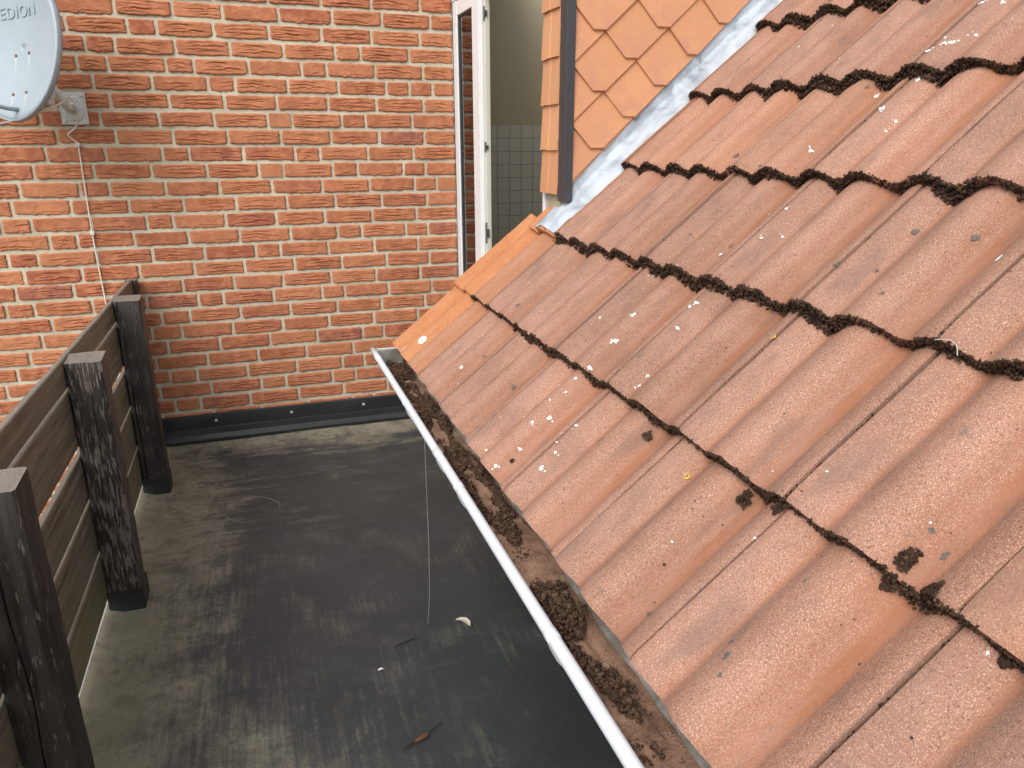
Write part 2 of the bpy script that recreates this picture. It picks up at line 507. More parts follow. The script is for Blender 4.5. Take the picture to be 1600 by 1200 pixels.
def m_dish():
    t = NT('dish_enamel')
    v = t.tc(); s = t.sep(v)
    n = t.noise(v, 10, 4)
    c = t.mix(n, (.26, .315, .35), (.33, .385, .42))
    for bx, bz in DISH_BOLTS:                       # rust runs under the four bolts
        dx = t.math('ABSOLUTE', t.math('SUBTRACT', s[0], bx))
        run = t.math('MULTIPLY', t.step(dx, .006, .001), t.math('MULTIPLY', t.step(s[2], bz+.004, bz-.004), t.step(s[2], bz-.085, bz-.01)))
        c = t.mix(t.math('MULTIPLY', run, .55), c, (.62, .58, .53))
    return t.done(c, .38, t.bump(t.noise(v, 90, 3), .05, .001))

DISH_BOLTS = [(-.041, -.031), (.033, -.023), (-.034, -.184), (.040, -.177)]
M = dict(
    brick=m_brick(), mortar=m_mortar(), tile=m_tile(), moss=m_moss(), gmoss=m_gmoss(), silt=m_debris(), floor=m_floor(),
    post=m_wood('peeling_black_post', (.019, .015, .012), (.215, .178, .150), .745),
    board=m_wood('weathered_board', (.112, .092, .062), (.36, .32, .24), .79, True, True),
    shingle=m_shingle(), lead=m_lead(), zinc=m_zinc(), bead=m_white('white_gutter_lip', (.62, .645, .68), .2),
    pvc=m_white('white_pvc', (.74, .745, .74), .08), cream=m_white('cream_frame', (.58, .565, .49), .15),
    glass=m_glass(), trim=simple('anthracite_trim', (.040, .042, .047), .45, var=.1),
    steel=simple('galvanised_steel', (.56, .57, .55), .55, .1, .15), rust=simple('rusty_bolt', (.16, .07, .045), .8),
    dish=m_dish(), dish_rim=simple('grey_rim', (.30, .34, .37), .45), cable=simple('dirty_white_cable', (.62, .58, .50), .6),
    rubber=simple('black_flashing', (.014, .015, .016), .42, var=.3, scale=14, bump=.3, bd=.002),
    dark=simple('dark_plaster', (.05, .047, .043), .9), plaster=simple('room_plaster', (.40, .345, .235), .9, var=.08, scale=5),
    wtile=simple('glazed_wall_tile', (.50, .485, .42), .25, var=.05), grout=simple('tile_grout', (.22, .21, .18), .9),
    roomfloor=simple('room_floor', (.16, .12, .09), .6), under=simple('roof_underlay', (.018, .014, .012), .95),
    slab=simple('concrete_edge', (.30, .29, .27), .9), ground=simple('garden_ground', (.10, .11, .06), .95, var=.4, scale=1.5),
    white_spot=simple('pale_dropping', (.74, .73, .69), .85, var=.1, scale=200), yellow_spot=simple('yellow_lichen', (.50, .34, .05), .9, var=.3, scale=200),
    grey_spot=simple('grey_lichen', (.115, .098, .082), .95, var=.4, scale=260), dark_spot=simple('dark_speck', (.03, .02, .017), .95),
    splinter=simple('split_wood', (.13, .062, .03), .85, var=.5, scale=120), leaf=simple('dry_pale_leaf', (.50, .46, .38), .8, var=.2, scale=80),
    bark=simple('dark_bark', (.028, .02, .015), .9, var=.4, scale=90), thread=simple('silk_thread', (.42, .41, .39), .5),
    bolt=simple('pale_screw', (.55, .55, .53), .4, .3), lock=simple('lock_metal', (.20, .20, .20), .35, .8),
)

# ------------------------------------------------------------------ ground and terrace floor
tag(MB().box((-60, -60, -3.2), (60, 60, -3.0)).build('ground', M['ground']), kind='structure')
XF, WALLX = -0.425, 1.1985
nx, ny = 60, 90
xs = np.linspace(XF-.004, WALLX-.004, nx); ys = np.linspace(-5.2, -.004, ny)
X, Y = np.meshgrid(xs, ys)
vn = VN(3)
Zf = .004*vn.fbm(X*2.2, Y*2.2, 3)
Zf = Zf + .006*np.exp(-((Y)/.055)**2) + .02*np.exp(-((X-XF)/.03)**2)        # membrane turned up at the edges
fm = MB().add(np.stack([X, Y, Zf], -1).reshape(-1, 3), grid_faces(nx, ny))
tag(fm.build('terrace_floor', M['floor'], smooth=True), kind='structure')
tag(MB().box((XF-.03, -5.2, -.42), (WALLX, -.01, -.03)).build('terrace_slab', M['slab']), kind='structure')

# ------------------------------------------------------------------ brick wall
JOINTS = [[0.557, 0.794, 1.033], [-0.326, -0.092, 0.118, 0.361, 0.605, 0.842, 1.081], [-0.525, -0.284, -0.167, 0.071, 0.311, 0.551, 0.787, 1.027], [-0.462, -0.345, -0.1, 0.132, 0.371, 0.609, 0.729, 0.968], [-0.386, -0.149, -0.032, 0.207, 0.447, 0.561, 0.796, 1.036], [-0.455, -0.216, 0.021, 0.139, 0.375, 0.613, 0.848, 0.965], [-0.398, -0.155, 0.083, 0.318, 0.557, 0.794, 1.033], [-0.45, -0.207, 0.028, 0.269, 0.379, 0.618, 0.736, 0.971], [-0.634, -0.397, -0.159, 0.081, 0.321, 0.56, 0.799, 1.032], [-0.69, -0.451, -0.214, -0.099, 0.143, 0.383, 0.502, 0.738, 0.972], [-0.75, -0.512, -0.271, -0.03, 0.206, 0.318, 0.558, 0.68, 0.916, 1.032], [-0.82, -0.581, -0.46, -0.221, 0.017, 0.258, 0.5, 0.736, 0.971], [-0.863, -0.628, -0.388, -0.153, 0.085, 0.323, 0.559, 0.795, 1.034], [-0.801, -0.559, -0.324, -0.209, 0.027, 0.264, 0.502, 0.741, 0.975], [-0.741, -0.628, -0.389, -0.151, 0.082, 0.325, 0.559, 0.683, 0.914, 1.035], [-0.801, -0.56, -0.321, -0.087, 0.15, 0.269, 0.506, 0.743, 0.976], [-0.869, -0.633, -0.388, -0.144, 0.091, 0.332, 0.569, 0.803, 1.035], [-0.916, -0.681, -0.444, -0.206, 0.031, 0.268, 0.509, 0.744], [-0.97, -0.856, -0.615, -0.376, -0.143, -0.027, 0.214, 0.458, 0.573, 0.805], [-0.797, -0.558, -0.32, -0.193, 0.047, 0.29, 0.53, 0.765], [-0.85, -0.611, -0.373, -0.24, 0.0, 0.246, 0.481, 0.72], [-0.915, -0.677, -0.438, -0.312, -0.07, 0.174, 0.415, 0.652, 0.768], [-0.98, -0.742, -0.503, -0.376, -0.137, 0.108, 0.352, 0.597], [-1.038, -0.8, -0.561, -0.323, -0.196, 0.047, 0.295, 0.533], [-0.983, -0.744, -0.506, -0.378, -0.138, 0.108, 0.233, 0.476, 0.6], [-1.039, -0.798, -0.558, -0.317, -0.198, 0.045, 0.292, 0.532], [-0.388, -0.142]]
COURSE, Z0, BS, JT, BH = 0.0771, 2.1196, 0.2385, 0.0145, 0.0605

def brick_mesh(L, seed, header):
    """one hand-moulded brick: folded front face over a plain body, origin at its face centre"""
    r = np.random.default_rng(seed)
    n = VN(seed+500)
    nx, nz = (54, 28) if not header else (28, 28)
    a = np.linspace(-1, 1, nx); b = np.linspace(-1, 1, nz)
    A, B = np.meshgrid(a, b)
    half = L/2
    top = BH/2 + .0016*n.fbm(a*5, 3.3, 2)
    bot = -BH/2 + .0030*n.fbm(a*7+9, 8.1, 3) - (.0022*np.cos(a*2.2) if r.random() < .6 else 0)
    lef = -half + .0022*n.fbm(b*2+4, 1.7, 2); rig = half + .0022*n.fbm(b*2+14, 5.7, 2)
    cc = .006
    # rounded corners: pull top and bottom in near the ends
    pull = cc*np.clip((np.abs(a)-(1-cc/half*1.2))/(cc/half*1.2), 0, 1)**2
    top = top - pull*.6; bot = bot + pull*.8
    Xb = lef[:, None]*(1-(A+1)/2) + rig[:, None]*(A+1)/2
    Zb = bot[None, :]*(1-(B+1)/2) + top[None, :]*(B+1)/2
    D = .0009*n.fbm(Xb*60, Zb*90, 3)
    k = int(r.integers(4, 9)) if not header else int(r.integers(0, 4))
    if not header and r.random() < .22: k = int(r.integers(1, 3))
    cx0 = r.uniform(-.3, .4)*half
    for i in range(k):
        cx = cx0 + r.normal(0, .22)*half; l = r.uniform(.32, .85)*half
        cz = -BH/2 + BH*(.10 + .72*(i+r.uniform(-.3, .3))/max(k, 1))
        amp = r.uniform(.001, .0125)*(1.1-i/max(k, 1)*.5)
        q = np.clip(np.abs(Xb-cx)/l, 0, 1)
        zc = cz + amp*(1-q**2) + .0024*n.fbm(Xb*55+i*5, i*3.7, 3)
        fade = (1-q**2)**.6
        dep = r.uniform(.0028, .0060)*fade*r.uniform(.65, 1)
        t_ = Zb - zc
        D -= dep*np.exp(-(t_/.0017)**2)
        D += .35*dep*np.exp(-((t_-.0062)/.0042)**2)
    e = np.minimum(np.minimum(Xb-lef[:, None], rig[:, None]-Xb), np.minimum(Zb-bot[None, :], top[None, :]-Zb))
    D = D - .0042*np.clip(1-e/.0055, 0, 1)**2
    D = np.maximum(D, -.0058)
    Yb = -D
    v = list(np.stack([Xb, Yb, Zb], -1).reshape(-1, 3))
    f = grid_faces(nx, nz)
    ring = [i for i in range(nx)] + [j*nx+nx-1 for j in range(1, nz)] + [(nz-1)*nx+i for i in range(nx-2, -1, -1)] + [j*nx for j in range(nz-2, 0, -1)]
    base = len(v)
    for i in ring:
        p = v[i]; v.append((p[0], .03, p[2]))
    m_ = len(ring)
    for i in range(m_):
        f.append((ring[i], base+i, base+(i+1) % m_, ring[(i+1) % m_]))
    mb = MB().add(v, f)
    me = mb.mesh('brick')
    auto_smooth(me, 50)
    me.materials.append(M['brick'])
    return me

wall = empty('brick_wall', (0, 0, 0))
tag(wall, 'rough red brick wall with wide pale mortar joints behind the terrace', 'wall')
mo = MB().box((-2.2, .0072, -3.0), (WALLX-.004, .3, 2.75))
mo.build('mortar_bed', M['mortar'], wall)
ST = [brick_mesh(BS-JT, 100+i, False) for i in range(16)]
HD = [brick_mesh(.119-JT, 200+i, True) for i in range(6)]
bricks = []
for k in range(-7, 36):
    z = Z0 - k*COURSE
    js = list(JOINTS[k]) if 0 <= k < len(JOINTS) else [(-.7 + .119*((k*5) % 4))]
    while js[0] > -1.9: js.insert(0, js[0] - (BS if rng.random() < .8 else .119))
    end = WALLX-.002 if z > .1 else XF
    if k >= 27: js = [q for q in js if q < XF-.1]
    while js[-1] + .03 < end:
        nxt = js[-1] + (BS if rng.random() < .85 else .119)
        js.append(min(nxt, end) if end-nxt > .06 or nxt >= end else end)
    for a_, b_ in zip(js, js[1:]):
        if b_-a_ < .05: continue
        bricks.append((a_, b_, z))
vis, hid = [], []
scene.render.resolution_percentage = 100
bpy.context.view_layer.update()
for a_, b_, z in bricks:
    inside = False
    for xx in (a_+.012, b_-.012):
        for zz in (z-.025, z+.025):
            c_ = world_to_camera_view(scene, cam, Vector((xx, 0, zz)))
            if 0 < c_.x < 1 and 0 < c_.y < 1: inside = True
    # hidden by the roof, the door side or the floor
    c_ = world_to_camera_view(scene, cam, Vector(((a_+b_)/2, 0, z)))
    px, py = c_.x*1600, (1-c_.y)*1200
    behind_roof = px > 590 and py > 560 + 0 or (px > 640 and py > 505) or (px > 700 and py > 460)
    (vis if inside and not behind_roof else hid).append((a_, b_, z))
vis.sort(key=lambda q: -abs(q[1]-q[0]))
hid += vis[300:]
vis = vis[:300]
hm = MB()
cnt = 0
for a_, b_, z in vis:
    w = b_-a_-JT
    src = ST if w > .15 else HD
    me = src[int(rng.integers(len(src)))]
    o = link('brick', me, None, wall)
    L0 = (BS-JT) if src is ST else (.119-JT)
    flip = -1 if False else 1
    o.location = ((a_+b_)/2, float(rng.normal(-.001, .0015)), z + float(rng.normal(0, .0012)))
    o.scale = (w/L0, 1, float(rng.uniform(.97, 1.04)))
    o.rotation_euler = (float(rng.normal(0, .006)), float(rng.normal(0, .006)), float(rng.normal(0, .004)))
for a_, b_, z in hid:
    hm.box((a_+JT/2, -.002, z-BH/2), (b_-JT/2, .03, z+BH/2))
tag(hm.build('brick_courses', M['brick'], wall), kind='stuff')

# black upstand along the wall foot
fl = empty('wall_upstand', (.4, -.02, .07))
tag(fl, 'black bitumen upstand strip screwed along the foot of the brick wall', 'flashing')
n_ = 70
fx = np.linspace(XF+.02, WALLX-.003, n_)
prof_f = [(-.0085, .131), (-.0135, .129), (-.0150, .118), (-.0165, .062), (-.0235, .058), (-.027, .03), (-.05, .006), (-.075, .003)]
v, f = [], []
for i, xx in enumerate(fx):
    for j, (yy, zz) in enumerate(prof_f):
        w_ = .0022*float(vn(xx*6+j*.3, j*.7)) if j > 1 else 0
        v.append((xx-.4, yy+w_+.02, zz-.07+.6*w_+(.0 if j < 6 else .004)))
for i in range(n_-1):
    for j in range(len(prof_f)-1):
        a_ = i*len(prof_f)+j
        f.append((a_, a_+1, a_+1+len(prof_f), a_+len(prof_f)))
o = MB().add(v, f).build('strip', M['rubber'], fl); auto_smooth(o.data, 30)
MB().box((XF+.02-.4, -.0145+.02, .127-.07), (WALLX-.003-.4, .006+.02, .1335-.07)).build('clamping_bar', M['trim'], fl)
for xx in (-.135, .245, .63, 1.0):
    MB().disc((xx-.4, -.0155+.02, .097-.07), (0, -1, 0), .0075, .005).build('screw', M['bolt'], fl, True)

# ------------------------------------------------------------------ roof frame of reference
TH = math.radians(42.62)
E0 = np.array([.6172, -1.6136, .7335])
TW, TG = .29974, .3338
CT, SN = math.cos(TH), math.sin(TH)
RH, RT = .029, .025
def prof(u):
    u = np.asarray(u, float) % 1.0
    bmp = lambda d, w: np.where(d > w*1.12, 0, np.clip(np.cos(np.pi/2*np.clip(d/w, 0, 1)), 0, 1) + .035*np.clip(1.12-d/w, 0, .12)/.12)/1.035
    return -RH + RH*(np.maximum(bmp(np.abs(u-.465), .225), bmp(np.minimum(u, 1-u), .205)))
def R3(s, t, n):
    """slope length, tile coordinate along the eave, height off the roof plane -> world"""
    s = np.asarray(s, float); t = np.asarray(t, float); n = np.asarray(n, float)
    return np.stack(np.broadcast_arrays(E0[0]+s*CT-n*SN, E0[1]-t*TW, E0[2]+s*SN+n*CT), -1)
def surf(q, t):
    q = np.asarray(q, float)
    return prof(t) - RT*(q-np.floor(q))

# ------------------------------------------------------------------ roof tiles
roof = empty('tiled_roof', tuple(E0))
tag(roof, 'sloping roof of sanded terracotta interlocking tiles with mossy edges', 'roof')
roof.rotation_euler = (0, 0, 0)
THK = .021
def tile_mesh(u0, u1, seed, cut=1.0, gap=.0056):
    """roof tile from u0 to u1 of the profile; local x along the eave, y up the slope, z off the roof"""
    nu, nv = max(12, int(64*(u1-u0))), 9
    u = np.linspace(u0, u1, nu); n = VN(seed+900)
    vv = np.array([0, .006, .02, .06, .12, .19, .26, .33, .405])*cut
    U, V = np.meshgrid(u, vv)
    x = (U-u0)*TW*(1-gap/TW/(u1-u0)) + gap/2
    z = prof(U) - RT*V/TG
    z = z - .004*np.exp(-V/.006)                                   # worn nose
    z = z + .0007*n.fbm(U*14, V*30, 2)
    # left lip slightly lower (laps under its neighbour), crisp shoulder beside the right roll
    z = z - .0012*np.exp(-((U-u0)/.015)**2)
    yj = .0012*n.fbm(U*9, 2.2, 2)*np.exp(-V/.02)
    top = np.stack([x, V+yj, z], -1)
    bot = np.stack([x, V+yj, z-THK+.004*np.exp(-V/.006)], -1)
    nt = nu*nv
    v = np.concatenate([top.reshape(-1, 3), bot.reshape(-1, 3)])
    f = grid_faces(nu, nv)
    f += [tuple(nt+i for i in q)[::-1] for q in grid_faces(nu, nv)]
    for i in range(nu-1):
        f.append((i, nt+i, nt+i+1, i+1)); b_ = (nv-1)*nu
        f.append((b_+i, b_+i+1, nt+b_+i+1, nt+b_+i))
    for j in range(nv-1):
        a_ = j*nu; f.append((a_, a_+nu, nt+a_+nu, nt+a_)); a_ = j*nu+nu-1; f.append((a_, nt+a_, nt+a_+nu, a_+nu))
    me = MB().add(v, f).mesh('roof_tile')
    auto_smooth(me, 45)
    uu = np.concatenate([U.ravel(), U.ravel()]); vv_ = np.concatenate([V.ravel(), V.ravel()])
    h = (prof(uu)+RH)/RH
    um = uu % 1
    # the washed strip sits in the valley on the near side of each roll
    box = lambda a0, a1, w: np.clip((um-a0)/w, 0, 1)*np.clip((a1-um)/w, 0, 1)
    val = np.clip(box(.665, .835, .05) + .75*box(.185, .275, .035), 0, 1)
    cl = np.clip((vv_-.262)/.06, 0, 1)**1.5*.7*np.clip(.4+.8*(um > .5)*(um < .86), 0, 1)
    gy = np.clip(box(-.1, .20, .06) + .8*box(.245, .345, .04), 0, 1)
    fk = box(.55, .715, .07)  # mask for the shade painted on the camera-facing flank
    for nm, arr in (('flank_shade', fk), ('valley', val), ('clean', cl), ('grey', gy)):
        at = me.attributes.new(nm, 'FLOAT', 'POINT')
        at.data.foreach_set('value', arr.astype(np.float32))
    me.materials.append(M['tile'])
    return me
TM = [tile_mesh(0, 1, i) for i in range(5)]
rot_m = Matrix(((0, CT, -SN), (-1, 0, 0), (0, SN, CT)))              # local x -> -y, local y -> up slope
def place_tile(me, c, t0, orange=0.0, lift=0.0):
    o = link('roof_tile', me, None, roof)
    p = R3(c*TG, t0, lift) - E0
    jr = Matrix.Rotation(float(rng.normal(0, .004)), 3, 'Z') @ Matrix.Rotation(float(rng.normal(0, .003)), 3, 'Y')
    o.matrix_local = Matrix.Translation(Vector(p) + Vector((float(rng.normal(0, .0012)), float(rng.normal(0, .0008)), float(rng.normal(0, .0008))))) @ (rot_m @ jr).to_4x4()
    o.color = (orange, float(rng.random()), 0, 1)
    return o
NC = 10
for c in range(NC):
    for j in range(0, 9):
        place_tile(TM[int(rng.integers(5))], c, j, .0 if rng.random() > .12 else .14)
    if c == 0:
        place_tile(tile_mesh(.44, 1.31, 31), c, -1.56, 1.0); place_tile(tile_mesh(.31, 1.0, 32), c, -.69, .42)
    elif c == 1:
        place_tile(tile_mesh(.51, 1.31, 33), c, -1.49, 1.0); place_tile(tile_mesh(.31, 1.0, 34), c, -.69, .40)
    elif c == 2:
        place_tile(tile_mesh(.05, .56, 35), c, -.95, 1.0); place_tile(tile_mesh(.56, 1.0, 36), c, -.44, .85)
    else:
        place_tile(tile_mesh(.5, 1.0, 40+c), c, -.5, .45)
# underlay, fascia and cavity wall
def sloped(s0, s1, t0, t1, n0, n1):
    p = [R3(s, t, n) - E0 for n in (n0, n1) for s, t in ((s0, t0), (s1, t0), (s1, t1), (s0, t1))]
    return MB().add(p, [(0, 1, 2, 3), (7, 6, 5, 4), (0, 4, 5, 1), (1, 5, 6, 2), (2, 6, 7, 3), (3, 7, 4, 0)])
sloped(.03, .82, -1.42, 9.0, -.075, -.15).build('underlay', M['under'], roof)
sloped(.822, NC*TG, -.48, 9.0, -.075, -.15).build('underlay', M['under'], roof)
cw = tag(MB().box((1.02, -4.4, .004), (1.19, -1.3, 1.02)).build('cavity_wall', M['dark']), kind='structure')

# droppings and lichen on the tiles
WHITE = [(1.537, 2.509, 0.0079), (1.303, 2.584, 0.0109), (1.029, 2.606, 0.0107), (1.585, 3.092, 0.0073), (1.757, 3.019, 0.0075), (1.804, 3.033, 0.009), (2.215, 2.261, 0.0085), (2.247, 2.727, 0.0064), (2.405, 3.091, 0.0061), (2.486, 3.186, 0.0046), (1.207, 3.198, 0.0057), (1.119, 3.21, 0.0056), (0.914, 2.496, 0.0079), (0.792, 2.539, 0.0054), (0.67, 2.478, 0.0062), (0.562, 2.265, 0.0145), (0.465, 2.538, 0.0077), (0.493, 2.272, 0.0065), (0.338, 2.119, 0.0099), (0.573, 2.617, 0.0092), (0.654, 3.038, 0.0086), (0.068, 2.2, 0.0098), (0.289, 3.106, 0.0085), (0.429, 3.091, 0.0057), (0.267, 2.641, 0.0053), (0.06, 2.608, 0.0077), (0.374, 0.598, 0.008), (0.043, -1.074, 0.0266), (0.193, -0.792, 0.007), (0.278, -0.889, 0.0213), (4.23, 3.118, 0.0095), (4.121, 3.024, 0.0095), (4.209, 3.077, 0.0085), (4.347, 3.19, 0.009), (4.627, 3.031, 0.0075), (3.926, 3.07, 0.0088), (3.869, 2.686, 0.0073), (3.618, 3.044, 0.0102), (3.564, 3.189, 0.0059), (3.468, 3.196, 0.005), (3.251, 2.657, 0.0086), (4.663, 3.15, 0.0075), (2.677, 3.048, 0.0063), (2.559, 4.851, 0.0111), (1.248, 5.627, 0.0029)]
YELLOW = [(1.761, 3.989, 0.009), (1.357, 4.298, 0.0084), (0.84, 4.198, 0.0084), (0.532, 5.151, 0.0031), (1.22, 4.661, 0.0022)]
GREY = [(1.225, 5.646, 0.0058), (1.168, 5.747, 0.0085), (2.175, 4.485, 0.0049), (2.368, 4.199, 0.0053), (2.212, 1.525, 0.0074), (0.381, 5.298, 0.0079), (0.326, 5.363, 0.0088), (0.256, 5.428, 0.0077), (0.194, 4.786, 0.0054)]
DARK = [(0.411, 4.638, 0.0036), (0.341, 4.582, 0.0014), (1.62, 3.3, .0014), (1.09, 3.46, .0022), (0.62, 5.4, .002), (1.43, 2.74, .003)]
_r = np.random.default_rng(77)
WHITE += [(_r.uniform(.1, 5.5), _r.uniform(.2, 6.2), _r.uniform(.002, .0045)) for _ in range(46)]
GREY += [(_r.uniform(.1, 5.5), _r.uniform(.2, 6.2), _r.uniform(.004, .010)) for _ in range(46)]
DARK += [(_r.uniform(.1, 5.5), _r.uniform(.2, 6.2), _r.uniform(.001, .0026)) for _ in range(40)]
def splats(name, spots, mat, ragged, stretch=1.0, ring=False, k=.62):
    mb = MB()
    for ci, (q, t, r) in enumerate(spots):
        rr = np.random.default_rng(int(q*1000)+int(t*77)+500)
        big = r > .02
        st_ = stretch*(1.0 if not big else 1.6)*rr.uniform(.8, 1.3)
        rg = ragged if not big else .12
        for part in range(1 if big or ragged < .2 else 3):
            q0, t0 = q, t; r0 = r*k
            if part: q0 += rr.normal(0, r*.55)/TG; t0 += rr.normal(0, r*.55)/TW; r0 *= rr.uniform(.25, .5)
            seg = 15
            inner = .5 if ring else 0
            va = []
            rad = [1+rg*rr.uniform(-1, .6) for _ in range(seg)]
            for lvl in (inner, 1.0):
                for i in range(seg):
                    a = 2*math.pi*i/seg
                    dq = r0*lvl*rad[i]*st_*math.cos(a)/TG; dt = r0*lvl*rad[i]*math.sin(a)/TW
                    qq, tt = q0+dq, t0+dt
                    if math.floor(qq) != math.floor(q0): qq = math.floor(q0)+(.004 if qq < q0 else .99)
                    va.append(R3(qq*TG, tt, surf(qq, tt)+(.0026 if lvl < 1 else .0018)) - E0)
            fa = [(i, (i+1) % seg, seg+(i+1) % seg, seg+i) for i in range(seg)]
            if not ring: fa.append(tuple(range(seg))[::-1])
            mb.add(va, fa)
    o = mb.build(name, mat, roof)
    return tag(o, kind='stuff')
splats('bird_droppings', WHITE, M['white_spot'], .5)
splats('yellow_lichen', YELLOW, M['yellow_spot'], .4, ring=True)
splats('grey_lichen', GREY, M['grey_spot'], .5, 1.4)
splats('dark_specks', DARK, M['dark_spot'], .15)

# moss
ICO_V, ICO_F = [], []
ph = (1+5**.5)/2
for a_ in (-1, 1):
    for b_ in (-ph, ph):
        ICO_V += [(0, a_, b_), (a_, b_, 0), (b_, 0, a_)]
ICO_V = np.array(ICO_V)/math.hypot(1, ph)
for i in range(12):
    for j in range(i+1, 12):
        for k in range(j+1, 12):
            if all(abs(np.linalg.norm(ICO_V[p]-ICO_V[q])-1.0515) < .02 for p, q in ((i, j), (j, k), (i, k))):
                nrm = np.cross(ICO_V[j]-ICO_V[i], ICO_V[k]-ICO_V[i])
                ICO_F.append((i, j, k) if nrm @ ICO_V[i] > 0 else (i, k, j))
ICO_F = np.array(ICO_F)
def rand_rot(n, r):
    q = r.normal(size=(n, 4)); q /= np.linalg.norm(q, axis=1)[:, None]
    w, x, y, z = q.T
    return np.stack([np.stack([1-2*(y*y+z*z), 2*(x*y-z*w), 2*(x*z+y*w)], -1), np.stack([2*(x*y+z*w), 1-2*(x*x+z*z), 2*(y*z-x*w)], -1),
                     np.stack([2*(x*z-y*w), 2*(y*z+x*w), 1-2*(x*x+y*y)], -1)], 1)
def blob_mesh(name, P, rad, r, spikes=2):
    """lumps with spiky fringes at points P"""
    P = np.asarray(P, float); rad = np.asarray(rad, float); n = len(P)
    base = ICO_V[None]*(1+r.uniform(-.38, .38, (n, 12, 1)))*np.array([1, .8, .65])
    V = np.einsum('nij,nkj->nki', rand_rot(n, r), base)*rad[:, None, None] + P[:, None]
    F = ICO_F[None] + (np.arange(n)*12)[:, None, None]
    V = V.reshape(-1, 3); F = F.reshape(-1, 3)
    if spikes:
        m = n*spikes
        idx = np.repeat(np.arange(n), spikes)
        d = r.normal(size=(m, 3)); d[:, 2] += .35; d /= np.linalg.norm(d, axis=1)[:, None]
        side = np.cross(d, r.normal(size=(m, 3))); side /= np.linalg.norm(side, axis=1)[:, None]
        s2 = np.cross(d, side)
        R_ = rad[idx][:, None]
        b0 = P[idx] + d*R_*.6
        tri = np.stack([b0+side*R_*.22, b0-side*R_*.11+s2*R_*.19, b0-side*R_*.11-s2*R_*.19, b0+d*R_*r.uniform(.5, 1.1, (m, 1))], 1)
        F2 = np.array([(0, 1, 3), (1, 2, 3), (2, 0, 3)])[None] + (np.arange(m)*4)[:, None, None] + len(V)
        V = np.concatenate([V, tri.reshape(-1, 3)]); F = np.concatenate([F, F2.reshape(-1, 3)])
    me = bpy.data.meshes.new(name)
    me.vertices.add(len(V)); me.vertices.foreach_set('co', V.ravel().astype(np.float32))
    me.loops.add(len(F)*3); me.loops.foreach_set('vertex_index', F.ravel().astype(np.int32))
    me.polygons.add(len(F)); me.polygons.foreach_set('loop_start', (np.arange(len(F))*3).astype(np.int32))
    me.update(calc_edges=True)
    me.validate()
    return me
mr = np.random.default_rng(21)
mn = VN(77)
pts, rad = [], []
THICK = {1: .80, 2: 1.15, 3: 1.25, 4: 1.35, 5: 1.4, 6: 1.4, 7: 1.2, 8: 1.2, 9: 1.2}
for c in range(1, NC):
    t_start = -.85 if c == 1 else (.0 if c == 2 else -.15)
    t_ = t_start
    while t_ < (7.2 if c < 5 else 6.0):
        t_ += mr.uniform(.0022, .0050)
        k = float(mn.fbm(t_*3.1+c*9, c*4.7, 3))
        roll = (float(prof(t_))+RH)/RH
        w = THICK[c]*(.70 + .62*k + .22*(1-roll))
        if c == 1 and t_ < 0: w *= .5
        if w < .12: continue
        for _ in range(1 + int(w > .45) + int(w > .75) + int(w > 1.05)):
            n_off = mr.uniform(-THK*1.05, .001+.004*max(0, w-.5))
            s_off = mr.uniform(-.0065*w-.002, .001)
            if mr.random() < .3*w and w > .7: s_off = mr.uniform(-.018*w, 0); n_off = mr.uniform(-THK-.004, -THK*.4)
            pts.append(R3(c*TG+s_off, t_, float(prof(t_))+n_off-.002) - E0)
            rad.append(mr.uniform(.0016, .0038)*(.75+.5*min(w, 1.3)))
# moss caught in the side joints
for c in range(0, 7):
    for j in range(0, 7):
        for _ in range(int(mr.integers(0, 9))):
            v0 = mr.random(); 
            for _ in range(int(mr.integers(3, 11))):
                qv = c + min(.97, max(.02, v0+mr.normal(0, .03)))
                pts.append(R3(qv*TG, j+mr.normal(0, .006), -RT*(qv-c)-.005) - E0); rad.append(mr.uniform(.0012, .0030))
tag(link('moss', blob_mesh('moss', pts, rad, mr), M['moss'], roof), kind='stuff')
# larger lumps of moss lying loose
CLUMP = [(1.093, 5.672, 0.0161, 'round tuft of dark moss lying on a roof tile near the right edge'), (0.887, 3.657, 0.0119, 'narrow crumb of moss stuck in a tile valley below the second course edge'),
         (0.919, 4.677, 0.0156, 'ragged moss lump hanging below the second course edge, left of a tile joint'), (0.975, 4.956, 0.0148, 'dark moss lump on the second course edge right beside a tile joint'),
         (0.956, 5.638, 0.0076, 'small round moss crumb below the course edge at lower right'), (1.001, 5.842, 0.0149, 'black wide moss lump hanging from the tile edge at lower right'),
         (0.974, 6.171, 0.0098, 'small moss ball at the right frame edge under a course edge'), (1.947, 3.835, 0.0081, 'tiny loose moss crumb under the third course edge'), (0.169, 2.671, 0.006, 'small dark moss crumb on the lowest tile row near the gutter')]
for q, t, r, lab in CLUMP:
    n = 190
    a = mr.uniform(0, 2*math.pi, n); rr = r*np.sqrt(mr.random(n))*(.72+.55*mn.fbm(np.cos(a)*1.6+q*50, np.sin(a)*1.6+t*31, 3))
    dq = rr*np.cos(a)/TG*(1.25 if r > .01 else 1.0); dt = rr*np.sin(a)/TW*.85
    qq = np.minimum(q+dq, np.floor(q)+.99) if q-math.floor(q) > .3 else np.maximum(q+dq, math.floor(q)+.003)
    hgt = surf(qq, t+dt) + .004 + .45*r*np.clip(1-(rr/r)**2, 0, 1)*mr.random(n)
    P_ = R3(qq*TG, t+dt, hgt)
    org = P_.mean(0)
    o = link('moss_clump', blob_mesh('moss_clump', P_-org, mr.uniform(.0013, .0030, n)*(.6+r*30), mr), M['moss'])
    o.location = org
    tag(o, lab, 'moss', 'loose moss lumps on the roof tiles')

